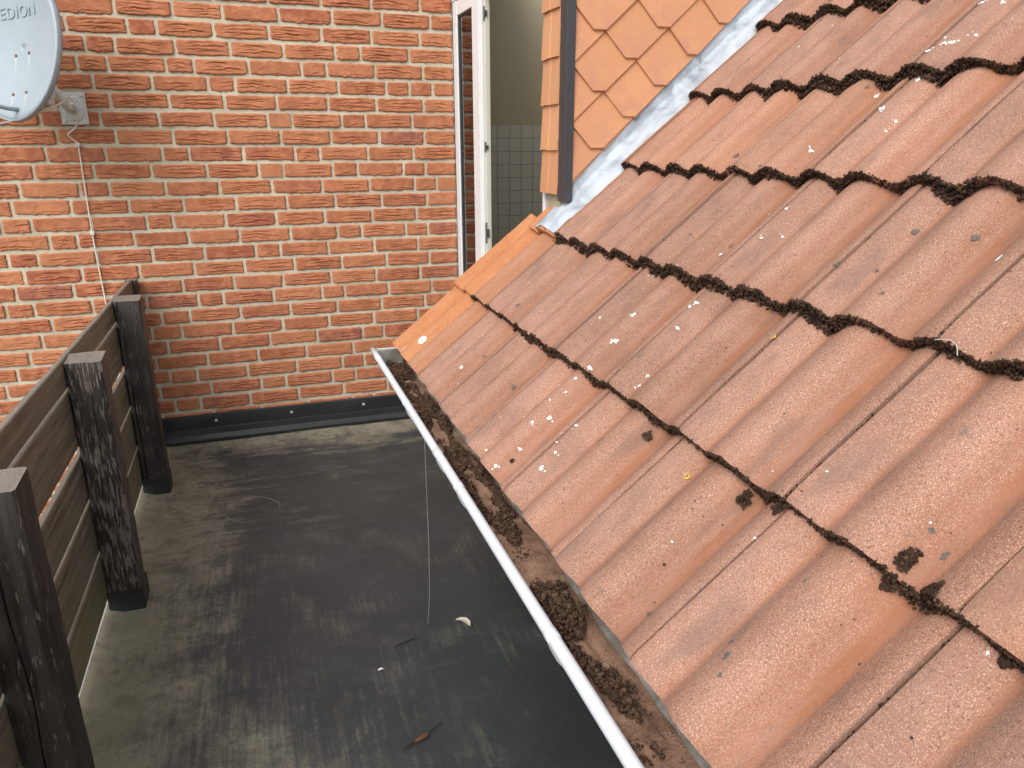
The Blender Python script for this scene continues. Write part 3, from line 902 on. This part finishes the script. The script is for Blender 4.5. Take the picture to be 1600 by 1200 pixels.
# ------------------------------------------------------------------ lead flashing
def tile_env(q, t):
    return float(surf(q, t))
ns, ncx = 190, 17
S0, SC, S1 = 2.03*TG, 2.42*TG, 8.3*TG
v, f = [], []
YW = -1.472
ln = VN(5)
for i in range(ns):
    s = S0 + (S1-S0)*(i/(ns-1))**1.25
    q = s/TG
    k = min(1, max(0, (s-SC+.03)/.05)); k = k*k*(3-2*k)
    fr = q - math.floor(q)
    edge = -1.568 - .020*math.sin(fr*6.28+.4) - .010*float(ln(q*2.3, 1.1)) - .006*float(ln(q*9, 4.1))
    if q < 2.25: edge += .022*(1-(q-2.03)/.22)
    for j in range(ncx):
        w = j/(ncx-1)
        # flat layout: y from -1.36 to edge; upright layout: first third turns up the wall
        yf = -1.365 + (edge+1.365)*w
        if w < .38:
            hw = (1-w/.38)
            yu = YW; up = .062*hw
        else:
            yu = YW + (edge-YW)*((w-.38)/.62); up = 0
        y = yf*(1-k) + yu*k
        t = (E0[1]-y)/TW
        base = max(tile_env(q, t), (-.014 if k > .5 else -.02) - .03*max(0, (w-.62)/.38)) + .0045
        # soft drape: smooth steps at course edges
        if fr < .10 and q > 2.1: base -= .010*(1-fr/.10)**2*0
        wr = .0024*float(ln.fbm(q*7+w*2, w*5+q*3, 3)) + .0055*math.exp(-((fr-.97)/.05)**2)*math.sin(w*11)
        cove = .010*math.exp(-((w-.38)/.10)**2)*k
        n = base + wr*(.4+.8*w) + cove
        p = R3(s, t, n)
        p = p + np.array([0, 0, up*k/1.0])
        v.append(p)
f = grid_faces(ncx, ns)
o = MB().add(np.array(v)-np.array(v[0]), f).build('lead_flashing', M['lead'])
o.location = tuple(v[0]); auto_smooth(o.data, 60)
sm = o.modifiers.new('thickness', 'SOLIDIFY'); sm.thickness = .0025; sm.offset = -1
tag(o, 'crumpled silver grey lead flashing between the orange shingles and the roof tiles', 'flashing')

# ------------------------------------------------------------------ dormer with shingle cladding
YC = -1.4635
dorm = empty('dormer', (WALLX, YC, 1.2))
DO = np.array([WALLX, YC, 1.2])
tag(dorm, 'dormer clad in orange diamond shingles with a dark corner trim', 'dormer')
def roofz(x): return E0[2] + (x-E0[0])*SN/CT
# cladding wall behind the shingles
v = [(WALLX+.012, 0, roofz(WALLX)-.25), (2.68, 0, roofz(2.68)-.25), (2.68, 0, 2.75), (WALLX+.012, 0, 2.75)]
mb = MB()
mb.add([(a[0]-DO[0], .004, a[2]-DO[2]) for a in v] + [(a[0]-DO[0], .07, a[2]-DO[2]) for a in v], [(0, 1, 2, 3), (7, 6, 5, 4), (0, 4, 5, 1), (1, 5, 6, 2), (2, 6, 7, 3), (3, 7, 4, 0)])
mb.build('wall_panel', M['dark'], dorm)
def clip(poly, nx_, nz_, c):
    out = []
    for i in range(len(poly)):
        p, q = poly[i], poly[(i+1) % len(poly)]
        dp, dq = nx_*p[0]+nz_*p[1]-c, nx_*q[0]+nz_*q[1]-c
        if dp >= 0: out.append(p)
        if (dp >= 0) != (dq >= 0):
            k = dp/(dp-dq); out.append((p[0]+(q[0]-p[0])*k, p[1]+(q[1]-p[1])*k))
    return out
A0 = np.array([1.305, 1.827]); AV = np.array([.2405, .0215]); CV = np.array([.002, -.1885])
SHP = [(-.1045, .088), (-.024, .0), (.0235, .0), (.1375, .100), (.075, .205), (-.055, .190)]
for rr_ in range(-16, 8):
    for cc_ in range(-4, 12):
        b0 = A0 + AV*(cc_ + (.5 if rr_ % 2 else 0)) + CV*(rr_/2)
        b0 = b0 + rng.normal(0, .0022, 2)
        poly = [(b0[0]+p[0], b0[1]+p[1]) for p in SHP]
        bt = b0[1]
        poly = clip(poly, 1, 0, WALLX+.019)
        if len(poly) < 3: continue
        poly = clip(poly, -1, 0, -2.68)
        if len(poly) < 3: continue
        poly = clip(poly, -SN/CT, 1, E0[2]-E0[0]*SN/CT+.048)
        if len(poly) < 3: continue
        poly = clip(poly, 0, -1, -2.74)
        if len(poly) < 3: continue
        n = len(poly)
        fr_ = [(p[0]-DO[0], -.0225+.085*(p[1]-bt)+.0008*math.sin(b0[0]*90), p[1]-DO[2]) for p in poly]
        bk = [(p[0], p[1]+.0085, p[2]) for p in fr_]
        # inset ring for a soft worn edge
        cx_, cz_ = np.mean([p[0] for p in fr_]), np.mean([p[2] for p in fr_])
        ins = [(p[0]+(cx_-p[0])*.025, p[1]-.0012, p[2]+(cz_-p[2])*.025) for p in fr_]
        faces = [tuple(range(2*n, 3*n)), tuple(range(n, 2*n))[::-1]]
        for i in range(n):
            j = (i+1) % n
            faces += [(i, j, 2*n+j, 2*n+i), (i, n+i, n+j, j)]
        o = MB().add(fr_+bk+ins, faces).build('shingle', M['shingle'], dorm)
        at = o.data.attributes.new('low', 'FLOAT', 'POINT')
        at.data.foreach_set('value', np.array([1.0 if p[2]+DO[2]-bt < .02 else 0.0 for p in fr_+bk+ins], np.float32))
# corner trim, an angle profile
MB().box((-.0135, -.026, roofz(WALLX)+.006-DO[2]), (.0185, .0035, 1.55), .002).build('corner_trim', M['trim'], dorm)
MB().box((-.0135, .0036, roofz(WALLX)+.006-DO[2]), (-.0015, .030, 1.55), .001).build('corner_trim', M['trim'], dorm)
# narrow strip of shingles beside the door opening
for zb in np.arange(1.2975-.0, 2.6, .1497):
    zt = zb+.185
    y0_, y1_ = -1.283, -1.4335
    def pt(y, z, out): return (WALLX-.012-out-DO[0], y-DO[1], z-DO[2])
    fr_ = []
    cols = [y0_, y0_-.030, y0_-.036, y0_-.075, y0_-.081, y1_]
    outs = [0, .0005, .003, .003, .0005, 0]
    vv_ = []
    for z, o_ in ((zb, .011), (zt, .0)):
        for y, oo in zip(cols, outs): vv_.append(pt(y, z+.0015*math.sin(y*80+zb*9)*(z == zb), o_+oo))
    for z, o_ in ((zb, .0035), (zt, -.006)):
        for y in cols: vv_.append(pt(y, z, o_))
    nn = len(cols)
    fc = []
    for i in range(nn-1):
        fc += [(i, i+1, nn+i+1, nn+i), (2*nn+i, 3*nn+i, 3*nn+i+1, 2*nn+i+1), (i, 2*nn+i, 2*nn+i+1, i+1), (nn+i, nn+i+1, 3*nn+i+1, 3*nn+i)]
    fc += [(0, nn, 3*nn, 2*nn), (nn-1, 3*nn-1, 4*nn-1, 2*nn-1)]
    o = MB().add(vv_, fc).build('shingle', M['shingle'], dorm)
    at = o.data.attributes.new('low', 'FLOAT', 'POINT'); at.data.foreach_set('value', np.zeros(len(vv_), np.float32))
MB().box((.002, .045, -1.2), (.10, .16, 1.55)).build('side_wall', M['plaster'], dorm)

# ------------------------------------------------------------------ patio door in the side of the dormer
door = empty('patio_door', (WALLX, -.6, 0))
tag(door, 'white framed double patio door, glazed leaf shut beside the open doorway', 'door')
def dbox(name, y0, y1, z0, z1, x0, x1, mat, par=None, bev=.003):
    return MB().box((x0, y0+.6, z0), (x1, y1+.6, z1), bev).build(name, mat, par or door)
dbox('frame_jamb', -.076, -.004, .03, 2.134, -.004, .05, M['pvc'])
dbox('frame_head', -1.274, -.004, 2.135, 2.22, -.006, .05, M['pvc'])
dbox('frame_jamb', -1.280, -1.256, .03, 2.134, -.002, .07, M['pvc'])
dbox('sill', -1.285, -.004, .0, .03, -.02, .07, M['pvc'])
leaf = dbox('glazed_leaf', -.443, -.336, .032, 2.132, -.002, .019, M['pvc'])
dbox('leaf_rail', -.3355, -.0765, 2.066, 2.132, -.002, .019, M['pvc'], leaf)
dbox('leaf_rail', -.3355, -.0765, .032, .16, -.002, .019, M['pvc'], leaf)
dbox('glazing_bead', -.084, -.0765, .1605, 2.0655, .002, .012, M['trim'], leaf, .001)
dbox('glazing_bead', -.3355, -.0845, 2.058, 2.0655, .002, .012, M['trim'], leaf, .001)
dbox('glass_pane', -.335, -.0845, .161, 2.057, .010, .014, M['glass'], leaf, 0)
dbox('glass_pane', -.335, -.0845, .161, 2.057, .026, .030, M['glass'], leaf, 0)
dbox('meeting_stile', -.476, -.36, .032, 2.132, .0195, .042, M['cream'])
for zz, hh in ((2.02, .030), (1.455, .024), (1.06, .05)):
    dbox('lock_keep', -.4765, -.462, zz-hh, zz+hh, .0135, .0195, M['lock'], None, .002)
    dbox('lock_keep', -.482, -.4765, zz-hh*.4, zz+hh*.4, .012, .028, M['lock'], None, .001)
tag(MB().box((WALLX-.006, -1.27, 2.225), (WALLX+.1, -.004, 2.75)).build('lintel_wall', M['pvc']), kind='structure')

# room seen through the open doorway
def room(name, a, b, mat): return tag(MB().box(a, b).build(name, mat), kind='structure')
room('room_floor', (WALLX+.075, -1.39, -.2), (3.4, 1.9, .0), M['roomfloor'])
rw = room('room_wall_far', (WALLX-.1, 1.91, -.2), (3.5, 2.0, 2.75), M['plaster'])
room('room_wall_side', (3.41, -1.39, -.2), (3.5, 1.905, 2.75), M['plaster'])
room('room_wall_near', (WALLX+.105, -1.388, 0), (3.405, -1.35, 2.75), M['plaster'])
room('room_wall_left', (WALLX+.006, .31, -.2), (WALLX+.08, 1.905, 2.75), M['plaster'])
room('room_wall_return', (WALLX+.002, .004, -.2), (WALLX+.075, .305, 2.75), M['plaster'])
room('room_ceiling', (WALLX-.1, -1.5, 2.76), (2.1, 2.0, 2.85), M['plaster'])  # stops short; the unseen opening beyond is added to let sky light in
MB().box((1.29, 1.905, .0), (3.4, 1.9085, 1.617)).build('tile_grout_bed', M['grout'], rw)
tme = MB().box((-.0485, -.004, -.0485), (.0485, .003, .0485), .0015).mesh('wall_tile'); tme.materials.append(M['wtile'])
for r_ in range(0, 12):
    for c_ in range(0, 12):
        o = link('wall_tile', tme, None, rw)
        o.location = (1.79+.1*c_-.0, 1.902+float(rng.normal(0, .0004)), 1.617-.05-.1*r_)

# ------------------------------------------------------------------ gutter
gut = empty('rain_gutter', (.6, -1.1, .7))
GO = np.array([.6, -1.1, .7])
tag(gut, 'half round grey gutter with white front lip along the roof eave', 'gutter')
GY0, GY1 = -1.115, -4.4
GX, GZ, GR = .615, .694, .0665
v, f = [], []
angs = np.linspace(math.radians(180), math.radians(372), 21)
ysg = np.linspace(GY0, GY1, 40)
for y in ysg:
    for a in angs:
        v.append((GX+GR*math.cos(a)-GO[0], y-GO[1], GZ+GR*math.sin(a)-GO[2]))
f = [q[::-1] for q in grid_faces(len(angs), len(ysg))]
o = MB().add(v, f).build('channel', M['zinc'], gut, True)
sm = o.modifiers.new('thickness', 'SOLIDIFY'); sm.thickness = .0022; sm.offset = 1
LX, LZ, LR = .548, .7, .0112
MB().tube([(LX-GO[0], y-GO[1], LZ-GO[2]) for y in np.linspace(GY0+.004, GY1, 30)], LR, 14).build('front_lip', M['bead'], gut, True)
# stop end
v = [(0, 0, 0)] + [(GR*math.cos(a), 0, GR*math.sin(a)) for a in angs]
v = [(GX+p[0]-GO[0], GY0-GO[1]+p[1]-.004, GZ+p[2]-GO[2]) for p in v]
w2 = [(p[0], p[1]+.003, p[2]) for p in v]
n = len(v)
MB().add(v+w2, [(0, i, i+1) for i in range(1, n-1)] + [(n, n+i+1, n+i) for i in range(1, n-1)] + [(i, i+1, n+i+1, n+i)[::-1] for i in range(1, n-1)]).build('stop_end', M['zinc'], gut)
MB().box((LX-GO[0]-.008, GY0-GO[1]-.006, .698-GO[2]), (.70-GO[0], GY0-GO[1]+.002, .7045-GO[2]), .001).build('stop_end_rim', M['steel'], gut)
for y, mt in ((-1.235, 'bead'), (-1.775, 'bead'), (-2.19, 'steel'), (-2.40, 'bead'), (-2.985, 'bead'), (-3.5, 'bead')):
    MB().tube([(LX-GO[0], y-GO[1]+d, LZ-GO[2]) for d in (.013, .011, -.011, -.013)], [LR+.0003, LR+.0010, LR+.0010, LR+.0003], 14).build('lip_sleeve', M[mt], gut, True)
    # bracket strap under the channel
    vb = []
    for dy in (-.011, .011):
        for a in angs:
            vb.append((GX+(GR+.0022)*math.cos(a)-GO[0], y+dy-GO[1], GZ+(GR+.0022)*math.sin(a)-GO[2]))
    ob = MB().add(vb, grid_faces(len(angs), 2)).build('bracket', M['steel'], gut)
    ob.modifiers.new('thickness', 'SOLIDIFY').thickness = .003

# silt and moss in the gutter
gn = VN(91)
ny_, nx_ = 260, 16
v = []
for y in np.linspace(GY0-.10, GY1+.01, ny_):
    for i in range(nx_):
        w = -1+2*i/(nx_-1)
        lv = -.036 + .008*float(gn.fbm(y*5, 2.2, 3)) - .004*w
        ends = min(1, max(0, (GY0-.10-y)/.08))
        lv = -.064*(1-ends) + lv*ends
        hw = math.sqrt(max(1e-6, (GR-.003)**2-lv**2)) if abs(lv) < GR-.004 else .01
        x = GX + hw*(w if w < 0 else w*.99)
        z = GZ + lv + .0045*float(gn.fbm(y*26, w*3.5, 3))*(1-abs(w)**4)
        v.append((x-GO[0], y-GO[1], z-GO[2]))
o = MB().add(v, [q[::-1] for q in grid_faces(nx_, ny_)]).build('gutter_silt', M['silt'], None, True)
o.location = tuple(GO)
tag(o, 'reddish brown granular silt lying along the gutter bottom', 'debris', kind='stuff')
pts, rad = [], []
gr = np.random.default_rng(4)
for _ in range(26000):
    y = gr.uniform(-3.42, GY0-.085)
    w = gr.normal(-.02, .42)
    dens = float(gn.fbm(y*7+3, w*1.6+1, 3))
    if w < -.93 or w > .80+.2*float(gn(y*9, 4.4)): continue
    far = 1.0 if y > -2.62 else .28
    if dens < (-.04 if far == 1 else .20): continue
    hgt = gr.random()**1.3*.026*max(.10, dens+.12)
    pts.append((GX+GR*.9*w*.86-.002-GO[0], y-GO[1], GZ-.034+.010*abs(w)**2+hgt-GO[2]))
    rad.append(gr.uniform(.0013, .0042) if gr.random() > .07 else gr.uniform(.005, .0085))
for _ in range(46):                                                  # loose crumbs further down the gutter
    y0_ = gr.uniform(-3.4, -1.3); w0_ = gr.normal(0, .4); sz = gr.uniform(.004, .013)
    for _ in range(int(12 + 3200*sz)):
        w_ = w0_ + gr.normal(0, sz)/GR; y_ = y0_ + gr.normal(0, sz*1.2)
        if abs(w_) > .85: continue
        pts.append((GX+GR*.86*w_-GO[0], y_-GO[1], GZ-.033+.008*w_*w_+abs(gr.normal(0, .35*sz))-GO[2])); rad.append(gr.uniform(.0013, .0036))
o = link('gutter_moss', blob_mesh('gutter_moss', pts, rad, gr, 3), M['gmoss'])
o.location = tuple(GO)
tag(o, 'dark brown crumbly moss heaped in the gutter below the tiles', 'moss', kind='stuff')

# ------------------------------------------------------------------ fence
fence = empty('wooden_fence', (-.4, -1.5, 0))
FO = np.array([-.4, -1.5, 0])
tag(fence, 'dark weathered timber fence with square posts along the terrace edge', 'fence')
def post_mesh(seed, h, z0, top_slope=.004):
    r = VN(seed+40)
    import bmesh
    nz = 26
    ring = []
    hw = .05; c_ = .006
    ck = (.016, -.030 + .012*seed, .013)[0:3] if seed != 1 else (.004, .012, .004)
    base_ring = [(-hw+c_, -hw), (ck[1]-.0022, -hw), (ck[1], -hw+ck[0]), (ck[1]+.0022, -hw),  (hw-c_, -hw), (hw, -hw+c_), (hw, 0), (hw, hw-c_), (hw-c_, hw), (0, hw), (-hw+c_, hw), (-hw, hw-c_), (-hw, 0), (-hw, -hw+c_)]
    v, f = [], []
    nr = len(base_ring)
    for k in range(nz):
        z = z0 + (h-z0)*k/(nz-1)
        for i, (x, y) in enumerate(base_ring):
            d = .0016*float(r(z*7+i*1.3, i*.7))
            if i in (1, 2, 3): x = x + .006*float(r(z*5, 3.3))
            if i == 2: y = -hw + (y+hw)*max(0, min(1, .55+1.3*float(r(z*3.1, 7.7))))
            s = 1+d/hw
            zz = z + (top_slope*(y/hw) + .0012*float(r(i*2.2, 9)) if k == nz-1 else 0)
            if k == nz-1: s *= .985
            v.append((x*s, y*s, zz))
    for k in range(nz-1):
        for i in range(nr):
            f.append((k*nr+i, k*nr+(i+1) % nr, (k+1)*nr+(i+1) % nr, (k+1)*nr+i))
    b_ = (nz-1)*nr
    v.append((0, 0, h-.001)); ctr = len(v)-1
    for i in range(nr): f.append((b_+i, b_+(i+1) % nr, ctr))
    me = MB().add(v, f).mesh('post')
    auto_smooth(me, 35)
    me.materials.append(M['post'])
    return me
for i, (yf, ht, peel, w) in enumerate(((-.6407, .868, .35, 1.0), (-1.5409, .857, 1.0, 1.0), (-2.4439, .853, .45, 1.0))):
    o = link('post', post_mesh(i, ht, .062), None, fence)
    o.location = (-.3655-FO[0], yf+.05-FO[1], 0)
    o.color = (0, peel, 0, 1)
    sh = MB().box((-.4195-FO[0], yf-.004-FO[1], .0), (-.3110-FO[0], yf+.104-FO[1], .078), .004)
    so = sh.build('post_shoe', M['rubber'], fence)
# slim end post against the wall
o = MB().box((-.447-FO[0], -.075-FO[1], .02), (-.398-FO[0], -.018-FO[1], .8595), .003).build('end_post', M['post'], fence); o.color = (0, 0, 0, 1)
for z0, z1 in ((.778, .862), (.590, .762), (.412, .558), (.226, .394), (.058, .210)):
    n_ = 60
    v = []
    bn = VN(int(z0*1000))
    ysb = np.linspace(-.03, -4.6, n_)
    for y in ysb:
        e0 = .0012*float(bn(y*5, 1.5)); e1 = .0016*float(bn(y*7, 5.5)); cup = .0012*float(bn(y*2, 8))
        x0, x1 = -.4365+cup, -.4185+cup
        for (x, z) in ((x1, z0+e0), (x1+.0008, (z0+z1)/2), (x1, z1+e1-.003), (x1-.003, z1+e1), (x0+.003, z1+e1), (x0, z1+e1-.003), (x0, z0+e0)):
            v.append((x-FO[0], y-FO[1], z))
    f = []
    for i in range(n_-1):
        for j in range(7):
            f.append((i*7+j, i*7+(j+1) % 7, (i+1)*7+(j+1) % 7, (i+1)*7+j))
    f += [tuple(range(7)), tuple((n_-1)*7+k for k in range(6, -1, -1))]
    o = MB().add(v, f).build('board', M['board'], fence); auto_smooth(o.data, 40)
    o.color = (0, .2, 0, 1)

# ------------------------------------------------------------------ satellite dish
dish = empty('satellite_dish', (-.548, 0, 1.62))
DP = Vector((-.548, 0, 1.62))
tag(dish, 'pale blue grey satellite dish on a wall bracket at the upper left', 'satellite dish')
# wall plate with raised octagon and spigot
MB().box((-.053, -.010, -.067), (.053, -.002, .067), .002).build('wall_plate', M['steel'], dish)
oc = []
for y_, k_ in ((-.010, 1.0), (-.0165, .9)):
    for x_, z_ in ((-.022, -.052), (.022, -.052), (.04, -.03), (.04, .03), (.022, .052), (-.022, .052), (-.04, .03), (-.04, -.03)):
        oc.append((x_*k_, y_, z_*k_))
MB().add(oc, [(i, (i+1) % 8, 8+(i+1) % 8, 8+i) for i in range(8)] + [tuple(range(8, 16))]).build('raised_panel', M['steel'], dish)
for x_ in (-.041, .041):
    for z_ in (-.055, .055):
        MB().disc((x_, -.009, z_), (0, -1, 0), .007, .006, 8).build('plate_bolt', M['steel'], dish)
arm = MB().tube([(0, -.012, 0), (0, -.10, 0), (-.004, -.125, .006), (-.014, -.135, .03), (-.045, -.137, .085)], [.0185, .0175, .0175, .0175, .0175], 14)
arm.build('bracket_arm', M['steel'], dish, True)
MB().tube([(0, -.012, 0), (0, -.022, 0)], [.027, .022], 14).build('arm_collar', M['steel'], dish, True)
# reflector, a shallow oval bowl
DC = Vector((-.660, -.337, 1.841)) - DP
nrm = Vector((-.643, -.740, .20)).normalized()
ex = Vector((0, 0, 1)).cross(nrm).normalized()*1.0
if ex.x < 0: ex = -ex
ez = nrm.cross(ex).normalized()
if ez.z < 0: ez = -ez
RXd, RZd = .243, .286
refl = empty('reflector_tmp')
bpy.data.objects.remove(refl)
nr_, na_ = 12, 56
v, f = [], []
for i in range(nr_+1):
    k = i/nr_
    for j in range(na_):
        a = 2*math.pi*j/na_
        v.append((RXd*k*math.cos(a), .045*(1-k*k), RZd*k*math.sin(a)))
for i in range(nr_):
    for j in range(na_):
        f.append((i*na_+j, (i+1)*na_+j, (i+1)*na_+(j+1) % na_, i*na_+(j+1) % na_))
# rolled rim: outward lip then back
off = len(v)
rims = [(1.0, 0.0), (1.012, -.003), (1.022, .002), (1.024, .014), (1.018, .022), (1.0, .022)]
for k, yb in rims:
    for j in range(na_):
        a = 2*math.pi*j/na_
        v.append((RXd*k*math.cos(a), yb, RZd*k*math.sin(a)))
rf_ = []
for i in range(len(rims)-1):
    for j in range(na_):
        rf_.append((off+i*na_+j, off+(i+1)*na_+j, off+(i+1)*na_+(j+1) % na_, off+i*na_+(j+1) % na_))
Mx = Matrix((ex, -nrm, ez)).transposed().to_4x4()
Mx.translation = DC
mb = MB().add(v, f)
ro = mb.build('reflector', M['dish'], dish, True)
ro.matrix_local = Mx
smd = ro.modifiers.new('thickness', 'SOLIDIFY'); smd.thickness = .002; smd.offset = -1
mb = MB(); mb.v = v[off:]; mb.f = [tuple(q-off for q in p) for p in rf_]
rim = mb.build('rim', M['dish_rim'], ro, True)
def dy(x, z): return .045*(1-(x/RXd)**2-(z/RZd)**2)
for bx, bz in DISH_BOLTS:
    MB().disc((bx, dy(bx, bz)+.001, bz), (0, -1, 0), .0065, .004, 10).build('bolt', M['rust'], ro)
tx = bpy.data.curves.new('lettering', 'FONT'); tx.body = 'MEDION'; tx.size = .060; tx.extrude = .0022; tx.bevel_depth = .0008
tx.align_x = 'CENTER'; tx.space_character = 1.12
to = bpy.data.objects.new('lettering_tmp', tx); COL.objects.link(to)
bpy.context.view_layer.update()
tme_ = bpy.data.meshes.new_from_object(to.evaluated_get(bpy.context.evaluated_depsgraph_get()))
bpy.data.objects.remove(to)
lo = link('lettering', tme_, None, ro)
tme_.materials.clear(); tme_.materials.append(M['dish'])
tc_ = Vector((-.035, 0, .108))
for p in tme_.vertices:
    x_, z_ = p.co.x + tc_.x, p.co.y + tc_.z + .06*p.co.x
    p.co = Vector((x_, dy(x_, z_) - .001 - p.co.z, z_))
# feed arm leaving the lower rim
MB().tube([(.012, dy(.012, -.245)+.004, -.245), (.010, -.03, -.250), (.0, -.36, -.25)], [.0085, .0085, .0085], 12).build('feed_arm', M['dish_rim'], ro, True)
MB().box((-.025, -.45, -.29), (.025, -.36, -.21), .006).build('feed_horn', M['dish_rim'], ro)
MB().box((-.06, .066, -.20), (.06, .13, .02), .004).build('back_clamp', M['steel'], ro)

# cables
cab = empty('antenna_cable', (-.555, 0, 1.5))
tag(cab, 'thin white antenna cable running from the dish bracket down the brick wall', 'cable')
CO = Vector((-.555, 0, 1.5))
def path(pts, n=6):
    """Catmull-Rom through pts"""
    P = [Vector(p) for p in pts]; P = [P[0]*2-P[1]] + P + [P[-1]*2-P[-2]]
    out = []
    for i in range(1, len(P)-2):
        for k in range(n):
            t = k/n
            out.append(.5*((2*P[i]) + (P[i+1]-P[i-1])*t + (2*P[i-1]-5*P[i]+4*P[i+1]-P[i+2])*t*t + (3*P[i]-P[i-1]-3*P[i+1]+P[i+2])*t**3))
    out.append(P[-2])
    return out
MB().tube([p-CO for p in path([(-.56, -.10, 1.66), (-.535, -.085, 1.655), (-.528, -.06, 1.60), (-.545, -.03, 1.545), (-.585, -.014, 1.512), (-.572, -.010, 1.492), (-.556, -.008, 1.474), (-.5535, -.008, 1.46), (-.556, -.008, 1.30), (-.559, -.008, 1.077), (-.5565, -.008, .9), (-.553, -.008, .74), (-.548, -.008, .45), (-.52, -.008, .05)])], .0034, 8).build('down_lead', M['cable'], cab, True)
for x_, z_ in ((-.5545, 1.468), (-.5588, 1.077)):
    MB().box((x_-.010-CO.x, -.015, z_-.008-CO.z), (x_+.010-CO.x, .004, z_+.008-CO.z), .003).build('cable_clip', M['cable'], cab)
lo_ = MB().tube([p-CO for p in path([(-.405, -.008, .40), (-.407, -.008, .28), (-.409, -.008, .19), (-.398, -.010, .165), (-.382, -.012, .136)])], .0032, 8)
lo_.build('low_lead', M['cable'], cab, True)
c2 = MB().tube(path([(-.535, -.13, 1.665), (-.555, -.155, 1.64), (-.60, -.22, 1.61), (-.68, -.34, 1.565), (-.78, -.48, 1.535), (-.9, -.60, 1.54)]), .0036, 8)
tag(c2.build('dish_cable', M['cable'], None, True), 'white cable sagging under the dish towards the left frame edge', 'cable')

# ------------------------------------------------------------------ small litter on the terrace
def flat_strip(name, pts, widths, h, mat, label, cat, curl=0.0):
    o_ = Vector(pts[0]); v, f = [], []
    P = [Vector(p) for p in pts]
    for i, p in enumerate(P):
        t = (P[min(i+1, len(P)-1)]-P[max(i-1, 0)]).normalized(); s = Vector((-t.y, t.x, 0))
        w = widths[i]
        for k, zz in ((-1, curl), (0, 0), (1, curl*.6)):
            v.append(p + s*w*k + Vector((0, 0, zz)) - o_)
    f = grid_faces(3, len(P))
    ob = MB().add(v, f).build(name, mat); ob.location = o_
    sm = ob.modifiers.new('thickness', 'SOLIDIFY'); sm.thickness = h
    return tag(ob, label, cat)
flat_strip('dry_leaf', [(.640, -1.962, .012), (.652, -1.966, .014), (.664, -1.975, .015), (.672, -1.990, .013), (.675, -2.005, .010)], [.003, .009, .012, .010, .002], .0015, M['leaf'], 'pale curled dry leaf lying on the dark floor below the gutter', 'leaf', .006)
sp = empty('wood_splinter', (.43, -2.41, .01))
tag(sp, 'brown splinter of wood with a thin dark twig end on the floor', 'splinter')
MB().tube([(-.022, -.004, 0), (-.006, 0, .001), (.014, .008, .001), (.022, .014, 0)], [.0028, .0062, .0052, .0022], 6).build('chip', M['splinter'], sp)
MB().tube([(-.052, -.020, -.001), (-.03, -.008, 0), (-.004, .0045, .002), (.03, .018, .001), (.062, .040, 0)], [.0008, .003, .0035, .0022, .0008], 6).build('twig', M['bark'], sp)
MB().tube([(0, 0, 0), (.02, .008, .002), (.045, .012, .001), (.075, .022, 0)], [.0006, .0022, .002, .0005], 5)
tw = MB().tube([(0, 0, 0), (.02, .007, .002), (.05, .016, .001), (.085, .024, 0)], [.0006, .0020, .0026, .0005], 5).build('twig', M['bark']); tw.location = (.43, -2.02, .006)
tag(tw, 'thin black twig lying on the floor near the middle', 'twig')
for (x_, y_, s_, lab) in ((.374, -2.111, .008, 'small white flake lying on the dark floor'), ):
    flat_strip('paint_flake', [(x_-s_, y_, .006), (x_, y_+.002, .008), (x_+s_, y_+.003, .006)], [.002, .005, .002], .001, M['white_spot'], lab, 'flake', .002)
th = MB().tube(path([(.556, -1.99, .69), (.560, -1.97, .5), (.563, -1.955, .3), (.560, -1.95, .12), (.552, -1.945, .01)]), .0006, 5).build('silk_thread', M['thread'])
tag(th, 'fine pale thread hanging from the gutter lip to the floor', 'thread')

st = MB().tube(path([(0, 0, 0), (.004, -.018, .004), (.001, -.036, .001), (-.012, -.052, -.010)]), .0007, 6).build('straw', M['leaf'])
st.location = tuple(R3(2*TG-.006, 5.02, float(prof(5.02))+.004))
tag(st, 'pale straw caught in the moss under the third course edge', 'straw')
